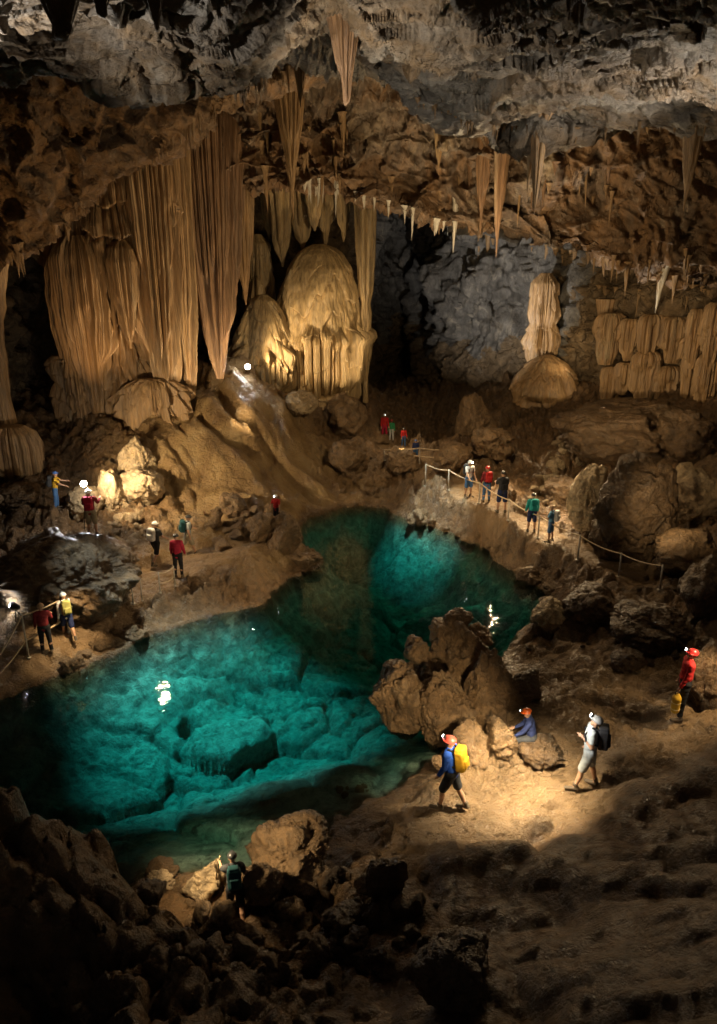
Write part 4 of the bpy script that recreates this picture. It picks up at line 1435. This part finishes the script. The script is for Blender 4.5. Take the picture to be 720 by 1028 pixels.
    for nm in 'LR':
        h, k, an = j['hip' + nm], j['knee' + nm], j['ankle' + nm]
        if leg_len > .9:
            S.cap(h, k, .108, .074, .04)
            S.cap(k, k * .1 + an * .9, .074, .056, .02)
        else:
            S.cap(h, h * .12 + k * .88, .112, .092, .04)
    S.wrinkle(.010, (10, 10, 14), py)
    link(leg_name, S.mesh(leg_name, s), cloth(legs), body)
    # ---- boots
    for nm in 'LR':
        S = Sdf(lo, hi, vox)
        S.cap(j['ankle' + nm] + W(0, 0, .05), j['heel' + nm] + W(0, .01, .01), .050, .045, .02)
        S.cap(j['heel' + nm] + W(0, .0, .008), j['toe' + nm] + W(0, .01, .0), .044, .038, .02)
        zc = min(j['heel' + nm][2], j['toe' + nm][2]) - .03
        S.cut((0, 0, zc), (0, 0, -1))
        link('boot', S.mesh('boot', s), BOOTM, body)
    # ---- helmet
    if helmet:
        S = Sdf(hc - .24, hc + .24, min(vox, .010))
        S.ell(hd(0, -.006, .038), (.106, .128, .112), .01, hr)
        S.cut(hd(0, 0, .036), -(hr @ W(0, .18, .98)))
        S.ell(hd(0, .02, .044), (.118, .148, .016), .012, hr)
        S.cap(hd(0, -.11, .09), hd(0, .09, .13), .014, .014, .012)
        he = link('helmet', S.mesh('helmet', s), shell(helmet), body)
        if lamp:
            S = Sdf(hc - .26, hc + .26, min(vox, .010))
            S.box(hd(0, .138, .088), (.026, .016, .018), .008, .01, hr)
            link('headlamp', S.mesh('headlamp', s), HOUSM, he)
            S = Sdf(hc - .28, hc + .28, .008)
            r = {'bright': .030, 'dazzle': .05}.get(lamp, .022)
            S.ell(hd(0, .166, .088), (r, .012, r), .005, hr)
            link('bulb', S.mesh('bulb', s), {'bright': LAMPM, 'dazzle': LAMPB, 'dim': LAMPD, 'off': LAMPOFF}[lamp], he)
    Mw = Matrix.Translation(Vector(g)) @ Matrix.Rotation(R_(rz), 4, 'Z')
    PEOPLE[label] = dict(M=Mw, s=s, j=j, lampw=Mw @ Vector((hd(0, .2, .09)) * s), gaze=(Mw.to_3x3() @ Vector(hr @ W(0, 1, 0))))
    # ---- backpack
    if pack:
        le = R_(pose.get('lean', 3))
        rt = rotx(-le)
        c = j['chest'] + rt @ W(0, -.225, .0)
        S = Sdf(c - .45, c + .45, vox)
        S.box(c, (.105, .055, .185), .045, .03, rt)
        S.box(c + rt @ W(0, -.095, -.06), (.075, .02, .075), .03, .02, rt)
        S.box(c + rt @ W(0, .0, .225), (.085, .06, .02), .035, .02, rt)
        S.wrinkle(.010, (8, 8, 8), px + 3)
        bp = link('backpack', S.mesh('backpack', s), cloth(pack), None, loc=tuple(g))
        bp.rotation_euler = (0, 0, R_(rz))
        tag(bp, pack_label, 'backpack', 'backpacks on the visitors')
        for sd in (-1, 1):
            S = Sdf(lo, hi, vox)
            pts = [c + rt @ W(sd * .09, .05, .19), j['neck'] + W(sd * .105, -.01, .055), j['chest'] + rt @ W(sd * .11, .135, .08), j['chest'] + rt @ W(sd * .135, .10, -.08), c + rt @ W(sd * .12, .05, -.15)]
            for a, b in zip(pts[:-1], pts[1:]):
                S.cap(a, b, .02, .02, .01)
            link('strap', S.mesh('strap', s), STRAPM, bp)
    return PEOPLE[label]


STAND = dict(lean=2, legL=(3, 4, 4), legR=(-2, 2, 4), armL=(6, 10, 16, 0), armR=(4, 10, 20, 0))
WALK = dict(lean=6, legL=(24, 10, 2), legR=(-16, 22, 2), footR=-22, armL=(-18, 10, 20, 0), armR=(22, 10, 30, 0))
WALK2 = dict(lean=7, legR=(22, 8, 2), legL=(-18, 26, 2), footL=-26, armR=(-16, 12, 24, 0), armL=(20, 12, 40, 0))
HANDS = dict(lean=2, legL=(4, 5, 5), legR=(-3, 2, 5), armL=(20, 14, 80, 20), armR=(20, 14, 80, 20))

# near group
p_blue = person(452, 812, 72, 62, dict(lean=8, legL=(20, 14, 3), legR=(-14, 12, 3), footR=-14, armL=(2, 5, 22, 6), armR=(-14, 6, 30, 0), look=8),
       'person in bright blue jacket and dark shorts walking by the water with yellow pack', 'blue', 'jacket', 1, 'charcoal', 'shorts', .5, 'pink', 'bright', True, 'yellow', 'round yellow orange backpack worn over the bright blue jacket')
p_pale = person(588, 790, 72, 72, dict(lean=1, legL=(17, 4, 7), legR=(-9, 6, 4), armL=(-4, 5, 122, 52), armR=(-8, 7, 30, 0), look=24),
       'person in a pale grey shirt and grey shorts looking up, headlamp lit', 'pale', 'shirt', .4, 'grey', 'shorts', .5, 'grey', 'bright', True, 'black', 'black backpack on the person in the pale grey shirt')
p_red = person(682, 720, 69, 82, dict(lean=-2, legL=(5, 4, 5), legR=(-4, 2, 5), armL=(14, 8, 14, 0), armR=(-4, 8, 24, 0), look=12),
       'person in a red jacket and black trousers holding a yellow dry bag', 'red', 'jacket', 1, 'black', 'trousers', 1, 'red', 'bright', True)
gs = ground(533, 752)
p_sit = person(533, 752, 40, 78, dict(lean=14, legL=(84, 96, 8), legR=(62, 100, 6), armL=(24, 5, 22, 6), armR=(18, 6, 34, 10), look=-6, sit=.30),
       'seated person in a dark jacket with an orange helmet on a low rock', 'navy', 'jacket', 1, 'charcoal', 'shorts', .5, 'orange', 'dim', True)
p_walk = person(238, 922, 60, 14, dict(lean=14, legL=(18, 10, 3), legR=(-14, 18, 3), footR=-18, armL=(42, 12, 30, 0), armR=(4, 14, 30, 0), look=-8),
       'bare legged person with a dark teal pack walking to the near shore', 'charcoal', 'shirt', .4, 'black', 'shorts', .5, 'black', None, True, 'darkteal', 'dark teal backpack on the walker at the near shore')
# left path
person(48, 655, 49, 20, dict(STAND, armR=(30, 12, 60, 10)), 'person in a dark red top and black trousers at the left railing', 'maroon', 'jacket', 1, 'black', 'trousers', 1, 'tan', None, False)
p_l2 = person(70, 641, 46, 35, dict(WALK, lean=3), 'person in white with an olive pack and lit headlamp by the left railing', 'white', 'shirt', 1, 'navy', 'shorts', .5, 'white', 'bright', False, 'olive', 'olive backpack on the person by the left railing')
p_daz = person(94, 538, 47, 10, dict(STAND, armR=(40, 14, 60, 0), armL=(35, 12, 60, 0), look=10), 'person in a dark red top below the dazzling lamp on the upper ledge', 'maroon', 'shirt', 1, 'khaki', 'shorts', .5, 'white', None, False, 'crimson', 'dark red backpack on the person under the dazzling lamp')
person(58, 511, 38, -70, dict(lean=8, legL=(4, 4, 6), legR=(-4, 4, 6), armL=(50, 10, 25, 0), armR=(42, 14, 20, 0)), 'person in a yellow vest and blue trousers reaching out on the upper ledge', 'yellow', 'vest', .4, 'denim', 'trousers', 1, 'blue', None, False, 'charcoal', 'dark backpack on the person reaching out on the upper ledge')
person(158, 566, 42, -25, WALK, 'person in black and white striding along the left path', 'charcoal', 'shirt', .4, 'black', 'shorts', .5, 'white', 'dim', False, 'white', 'pale backpack on the person striding along the left path')
person(180, 579, 43, 0, STAND, 'person in a red jacket with black trousers standing on the left path', 'crimson', 'jacket', 1, 'black', 'trousers', 1, 'black', None, False)
person(190, 557, 40, -65, WALK2, 'person with a dark teal pack walking towards the rubble on the left path', 'grey', 'shirt', .4, 'khaki', 'shorts', .5, 'black', None, False, 'darkteal', 'dark teal backpack on the person nearest the rubble heap')
p_pt = person(278, 526, 30, 160, dict(STAND, armR=(20, 12, 60, 20)), 'person in a red shirt with a lit headlamp on the rocky point', 'red', 'shirt', .4, 'black', 'shorts', .5, 'white', 'bright', False)
# far footbridge
person(386, 441, 26, 190, STAND, 'person in a red suit with a white helmet at the far end of the path', 'red', 'jacket', 1, 'crimson', 'trousers', 1, 'white', 'dim', False)
person(393, 443, 22, 170, STAND, 'person in green and white right beside the red suited one', 'green', 'jacket', 1, 'white', 'trousers', 1, 'red', None, False)
person(405, 449, 20, 200, STAND, 'small person in a red top and blue trousers on the far footbridge', 'red', 'jacket', 1, 'denim', 'trousers', 1, 'black', None, False)
person(417, 463, 22, 180, STAND, 'person in a navy jacket at the near end of the far footbridge', 'navy', 'jacket', 1, 'denim', 'shorts', .5, 'blue', None, False)
# right path
p_r1 = person(470, 499, 37, -150, dict(STAND, armR=(35, 16, 20, 0)), 'person in white shirt and blue shorts with lit headlamp on the right path', 'white', 'shirt', .4, 'denim', 'shorts', .5, 'white', 'bright', False, 'charcoal', 'dark backpack on the white shirted person on the right path')
person(488, 504, 36, 10, STAND, 'person in a dark top and blue trousers carrying a red pack on the right path', 'maroon', 'jacket', 1, 'denim', 'trousers', 1, 'red', None, False, 'red', 'red backpack on the right path')
person(503, 515, 42, 5, HANDS, 'person in dark clothes and shorts with a black pack on the right path', 'charcoal', 'shirt', .4, 'navy', 'shorts', .5, 'black', 'off', False, 'black', 'black backpack on the person in the middle of the right path')
person(533, 534, 39, 0, STAND, 'person in a teal jacket seen from behind on the right path', 'teal', 'jacket', 1, 'navy', 'shorts', .5, 'black', None, False, 'teal', 'bright teal backpack on the right path')
person(552, 544, 37, 60, HANDS, 'last person on the right path, in a light blue top with a white pack', 'sky', 'shirt', .4, 'denim', 'shorts', .5, 'tan', None, False, 'white', 'white backpack on the last person of the right path')

# yellow dry bag hanging from the hand of the red jacketed person
hw = p_red['M'] @ Vector((p_red['j']['wriL'] + p_red['j']['fdirL'] * .10) * p_red['s'])
s_ = p_red['s']
S = Sdf((-.3, -.3, -.75), (.3, .3, .12), .009)
S.cap((0, 0, -.50), (0, 0, -.20), .095, .098, .02)
S.cap((0, 0, -.20), (0, 0, -.10), .09, .05, .03)
S.cut((0, 0, -.57), (0, 0, -1))
bag = link('dry_bag', S.mesh('dry_bag', s_), plain('yellow_vinyl', (.55, .33, .03), .4, .5), loc=tuple(hw))
tag(bag, 'yellow cylindrical dry bag hanging from the hand of the person in red', 'bag')
S = Sdf((-.3, -.3, -.3), (.3, .3, .12), .009)
pts = [(-.05, 0, -.13), (-.045, 0, -.03), (0, 0, .012), (.045, 0, -.03), (.05, 0, -.13)]
for a, b in zip(pts[:-1], pts[1:]):
    S.cap(a, b, .011, .011, .008)
link('handle', S.mesh('handle', s_), STRAPM, bag)
S = Sdf((-.3, -.3, -.6), (.3, .3, .12), .009)
for z in (-.30, -.46):
    for k in range(14):
        a0, a1 = k / 14 * 6.283, (k + 1) / 14 * 6.283
        S.cap((.098 * math.cos(a0), .098 * math.sin(a0), z), (.098 * math.cos(a1), .098 * math.sin(a1), z), .008, .008, .003)
link('band', S.mesh('band', s_), plain('pale_bag_band', (.6, .5, .3), .5, .3), bag)


def tube(pts, r, seg=8):
    pts = [np.asarray(p, float) for p in pts]
    V, Fc = [], []
    n = len(pts)
    up = W(.03, .1, 1)
    for i, p in enumerate(pts):
        t = pts[min(i + 1, n - 1)] - pts[max(i - 1, 0)]
        t /= np.linalg.norm(t) + 1e-9
        a = np.cross(t, up if abs(t[2]) < .95 else W(1, 0, 0))
        a /= np.linalg.norm(a)
        b = np.cross(a, t)
        for k in range(seg):
            an = 2 * math.pi * k / seg
            V.append(p + r * (math.cos(an) * a + math.sin(an) * b))
    for i in range(n - 1):
        for k in range(seg):
            q = (k + 1) % seg
            Fc.append((i * seg + k, i * seg + q, (i + 1) * seg + q, (i + 1) * seg + k))
    V += [pts[0], pts[-1]]
    T = []
    for f in Fc:
        T += [(f[0], f[1], f[2]), (f[0], f[2], f[3])]
    for k in range(seg):
        q = (k + 1) % seg
        T += [(len(V) - 2, q, k), (len(V) - 1, (n - 1) * seg + k, (n - 1) * seg + q)]
    return V, T


# the walker's stick
wj = p_walk['j']
hw = p_walk['M'] @ Vector((wj['wriL'] + wj['fdirL'] * .09) * p_walk['s'])
ft = ground(214, 897)
V, T = tube([np.array(hw) + (np.array(hw) - ft) * .12, np.array(hw), ft], .012)
tag(link('walking_stick', mesh_from('walking_stick', np.array(V) - ft, T), plain('pale_wood', (.4, .3, .17), .6), loc=tuple(ft)), 'thin pale walking stick in the hand of the walker at the near shore', 'stick')

# ------------------------------------------------------------------ railings
RAILM = plain('weathered_pale_rail', (.48, .36, .22), .5, .4)
POSTM = plain('galvanised_post', (.40, .36, .30), .45, .4, .3)


def railing(posts, rails, label, r_post=.028, r_rail=.022, sag=.06, clamp=True, extra=()):
    """posts: (px, foot y, height in photo px); rails: list of heights as a fraction of the post"""
    pts = []
    for px, py, h in posts:
        g = ground(px, py)
        lo_, hi_ = .1, 3.
        for _ in range(25):
            m = (lo_ + hi_) / 2
            if py - proj(g + W(0, 0, m))[1] > h:
                hi_ = m
            else:
                lo_ = m
        pts.append((g, lo_))
    o = empty('railing', pts[0][0])
    org = pts[0][0]
    tag(o, label, 'railing')
    for g, h in pts:
        V, T = tube([g - W(0, 0, .25), g + W(0, 0, h * .5), g + W(0, 0, h + .03)], r_post, 10)
        pm_ = link('post', mesh_from('post', np.array(V) - g, T), POSTM, o, loc=tuple(g - org))
        V, T = tube([W(0, 0, -.02), W(0, 0, .02)], r_post * 2.3, 12)
        link('base_plate', mesh_from('base_plate', V, T), POSTM, pm_)
    for fr_ in rails:
        path = []
        for (a, ha), (b, hb) in zip(pts[:-1], pts[1:]):
            A_, B_ = a + W(0, 0, ha * fr_), b + W(0, 0, hb * fr_)
            for k in range(10):
                t = k / 10
                path.append(A_ * (1 - t) + B_ * t - W(0, 0, sag * 4 * t * (1 - t)))
        path.append(pts[-1][0] + W(0, 0, pts[-1][1] * fr_))
        V, T = tube([p - org for p in path], r_rail, 8)
        link('rail', mesh_from('rail', V, T), RAILM, o)
    return o


railing([(0, 688, 24), (29, 660, 42), (69, 634, 34), (115, 618, 29), (134, 606, 26)], [1.0, .42], 'pale two bar handrail curving along the left path above the pool', sag=.05)
railing([(143, 603, 22), (161, 595, 20), (176, 588, 19)], [1.0, .5], 'thin low rope fence continuing the left path towards the rubble', r_post=.018, r_rail=.012, sag=.08)
railing([(427, 488, 22), (450, 492, 20), (481, 505, 20), (510, 522, 20), (540, 540, 22), (580, 562, 24), (621, 579, 23), (662, 592, 24)], [1.0], 'single bar handrail running down along the whole right path', sag=.08)
railing([(386, 462, 10), (421, 470, 20), (446, 470, 18)], [1.0, .6], 'far double bar rail of the small footbridge', r_post=.03, r_rail=.03, sag=.02)

# ------------------------------------------------------------------ floor lamps
def floodlight(px, py, r, tgt, label, bulb, hh=.42):
    g = ground(px, py)
    o = empty('floodlight', g)
    tag(o, label, 'lamp')
    d = Vector(tgt) - Vector(g)
    yaw = math.atan2(-d.x, d.y)
    o.rotation_euler = (0, 0, yaw)
    V, T = tube([W(-.16, -.1, .02), W(0, 0, hh - .12), W(.16, -.1, .02)], .014)
    link('stand', mesh_from('stand', V, T), HOUSM, o)
    S = Sdf((-.4, -.4, hh - .4), (.4, .4, hh + .4), .012)
    S.cap((0, -.10, hh - .02), (0, .05, hh), .07, r + .02, .02)
    S.cut((0, .08, 0), (0, 1, 0))
    link('housing', S.mesh('housing', 1), HOUSM, o)
    S = Sdf((-.4, -.4, hh - .4), (.4, .4, hh + .4), .012)
    S.ell((0, .09, hh), (r, .025, r), .01)
    link('bulb', S.mesh('bulb', 1), bulb, o)
    return np.array(g) + W(0, 0, hh)


FL1 = floodlight(249, 377, .12, (0, 10, 6), 'dazzling floor lamp on the mound between the rust curtain and the small dome', LAMPB)
FL2 = floodlight(17, 622, .09, P(-40, 600, 19), 'small bluish spotlight at the left end of the railing, turned to the wall', LAMPB)
FL3 = floodlight(90, 532, .105, (-2, 5, 7), 'dazzling lamp on a stand above the helmet of the person in dark red', LAMPB, 1.75)

# ------------------------------------------------------------------ camera
cam = bpy.data.cameras.new('camera')
camo = bpy.data.objects.new('camera', cam)
COL.objects.link(camo)
camo.location = (0, 0, H)
camo.rotation_euler = (math.radians(90) - PITCH, 0, 0)
cam.sensor_fit = 'VERTICAL'
cam.sensor_height = 36
cam.lens = 36 * F / 1028
cam.clip_end = 400
cam.clip_start = .1
scene.camera = camo

# ------------------------------------------------------------------ world: dim daylight from the cave mouth behind the camera
world = bpy.data.worlds.new('World')
scene.world = world
world.use_nodes = True
nt = world.node_tree
sky = nt.nodes.new('ShaderNodeTexSky')
sky.sky_type = 'NISHITA'
sky.sun_disc = False
sky.sun_elevation = math.radians(24)
sky.sun_rotation = math.radians(180)
nt.links.new(sky.outputs[0], nt.nodes['Background'].inputs['Color'])
nt.nodes['Background'].inputs['Strength'].default_value = .012


def aim(o, tgt):
    d = Vector(tgt) - o.location
    o.rotation_euler = d.to_track_quat('-Z', 'Y').to_euler()


WARM, COOL, WHITE, AMBER, TEAL = (1, .74, .42), (.78, .87, 1), (1, .93, .82), (1, .62, .28), (.72, 1, .95)


def spot(name, loc, tgt, power, col=WARM, angle=70, blend=.8, size=.12):
    l = bpy.data.lights.new(name, 'SPOT')
    l.energy = power
    l.color = col
    l.spot_size = math.radians(angle)
    l.spot_blend = blend
    l.shadow_soft_size = size
    o = bpy.data.objects.new(name, l)
    COL.objects.link(o)
    o.location = Vector(loc)
    aim(o, tgt)
    return o


def point(name, loc, power, col=WARM, size=.1):
    l = bpy.data.lights.new(name, 'POINT')
    l.energy = power
    l.color = col
    l.shadow_soft_size = size
    o = bpy.data.objects.new(name, l)
    COL.objects.link(o)
    o.location = Vector(loc)
    return o


def above(px, py, up):
    g = ground(px, py)
    return g + W(0, 0, up)


# unseen spots without fittings, added in place of show lighting
spot('dome_lamp', above(255, 384, 1.0), P(335, 340, 38.5), 1100, WARM, 80)
spot('dome_lamp', above(405, 470, .8), P(326, 325, 38), 9500, WARM, 40)
spot('column_lamp', above(285, 480, 1.2), P(140, 270, 33), 3600, WARM, 60)
spot('column_lamp', above(110, 470, 1.4), P(95, 310, 32), 700, AMBER, 70)
spot('curtain_lamp', above(262, 405, .6), P(225, 250, 34), 550, AMBER, 70)
spot('slope_lamp', above(93, 530, 2.2), P(230, 470, 31), 2200, WARM, 110)
spot('slope_lamp', above(345, 470, 1.2), P(270, 440, 32), 500, WARM, 100)
spot('roof_lamp', above(300, 520, .8), P(300, 120, 30), 4200, WARM, 60)
spot('roof_lamp', above(440, 515, 2.4), P(500, 190, 32), 4200, (1, .78, .50), 60)
spot('roof_lamp', above(600, 450, 1.8), P(650, 230, 30), 3800, WHITE, 85)
spot('chamber_lamp', P(455, 400, 36.5), P(498, 262, 48), 6000, (1, .94, .86), 72)
spot('chamber_lamp', above(575, 410, 1.8), P(545, 320, 44), 260, WARM, 80)
spot('mound_lamp', above(590, 420, 1.5), P(548, 370, 41), 130, WARM, 80)
spot('shelf_lamp', above(560, 520, 3.0), P(665, 350, 36), 1700, WARM, 60)
spot('ceiling_lamp', P(-60, 150, 11.5), P(150, 40, 11.5), 950, WHITE, 110)
spot('ceiling_lamp', P(760, 215, 17), P(520, 90, 17), 1300, (1, .88, .72), 100)
spot('ceiling_lamp', P(300, 170, 13), P(400, 20, 14.5), 500, (1, .88, .7), 110)
spot('overhang_lamp', (-5, 18, 1.6), P(60, 195, 21.5), 2300, AMBER, 52)
spot('arch_lamp', above(230, 560, .8), P(220, 110, 26), 1500, WARM, 40)
spot('rubble_lamp', above(525, 452, 1.6), P(556, 480, 32), 220, WARM, 80)
spot('slab_lamp', above(560, 520, 1.5), above(594, 500, .2), 480, WARM, 70)
spot('slab_lamp', above(640, 610, 2.8), above(705, 520, 1.), 480, WARM, 70)
spot('path_lamp', above(150, 560, 3.5), above(190, 575, 0), 700, WARM, 100)
spot('path_lamp', above(100, 672, 3.0), above(68, 646, 0), 520, WARM, 60)
spot('path_lamp', above(505, 480, 2.8), above(505, 516, 0), 1900, WARM, 110)
spot('path_lamp', above(580, 520, 2.8), above(565, 552, 0), 1800, WARM, 100)
spot('path_lamp', above(400, 455, 3.0), above(400, 455, 0), 260, WARM, 120)
# added fill points high in the hall, lifting the dark between lit spots
point('hall_lamp', (4.5, 27, 9.5), 1500, WARM, .4)
spot('cliff_lamp', tuple(G(385, 548, 1.3)), G(490, 530, .8), 700, WARM, 90)  # added spot raking the rock under the right path
spot('bank_lamp', tuple(G(330, 600, 1.6)), G(235, 590, .5), 500, WARM, 80)  # added spot on the flowstone of the left bank
point('hall_lamp', (7, 18, 9.0), 160, WARM, .3)  # second added fill point, no fitting
# unseen spots added over the pool to light its bed
spot('pool_lamp', (-6.5, 20.5, 10.5), G(236, 742, -2), 21000, (.85, 1, .97), 40, 1.0, .15)
spot('pool_lamp', (3.0, 27.5, 11.6), G(428, 572, -2), 13000, (.85, 1, .97), 22, 1.0, .2)
spot('pool_lamp', (-8.0, 20.5, 8.6), G(130, 720, -2), 2600, (.85, 1, .97), 30, 1.0, .2)
# beams of two worn headlamps, plus added spots around the visitors
spot('headlamp_beam', above(522, 805, 2.1), above(516, 802, 0), 1500, (1, .82, .55), 112, 1.0)  # added spot hanging over the bright floor patch, worn by nobody
spot('headlamp_beam', above(682, 720, 2.6) + W(.7, -.5, 0), above(684, 722, .2), 420, WARM, 75, 1.0)  # added spot above the red jacket, not a headlamp
spot('headlamp_beam', p_pale['lampw'] + p_pale['gaze'] * .05, p_pale['lampw'] + p_pale['gaze'] * 4 + Vector((0, 0, -1)), 160, WHITE, 60)
spot('headlamp_beam', p_blue['lampw'] + p_blue['gaze'] * .05, p_blue['lampw'] + p_blue['gaze'] * 4 + Vector((0, 2.5, 0)), 500, WARM, 80)
spot('island_lamp', above(492, 840, 2.4), G(440, 730, 1), 900, WARM, 60)  # added light for the island and the blue jacket
spot('headlamp_beam', above(535, 806, 2.2), above(588, 790, 1.3), 220, WHITE, 45)  # added spot brightening the pale shirt, not a headlamp
spot('walker_lamp', above(185, 930, 2.2), above(250, 880, .3), 480, WARM, 95)  # added light on the walker and the rocks beside
spot('wall_lamp', FL2 + W(0, 0, .1), P(-40, 600, 19), 30, (.72, .68, 1), 80)
point('floor_lamp', FL1 + W(.1, -.5, .6), 40, WHITE, .08)
point('ledge_lamp', FL3 + W(.15, .3, .25), 200, WHITE, .06)

scene.render.engine = 'CYCLES'
cy = scene.cycles
cy.use_denoising = True
cy.max_bounces = 6
cy.diffuse_bounces = 3
cy.glossy_bounces = 3
cy.transparent_max_bounces = 8
cy.transmission_bounces = 3
cy.sample_clamp_indirect = 4
cy.caustics_reflective = False
cy.caustics_refractive = False
vs = scene.view_settings
vs.view_transform = 'Standard'
vs.look = 'None'
vs.exposure = 0
vs.gamma = 1
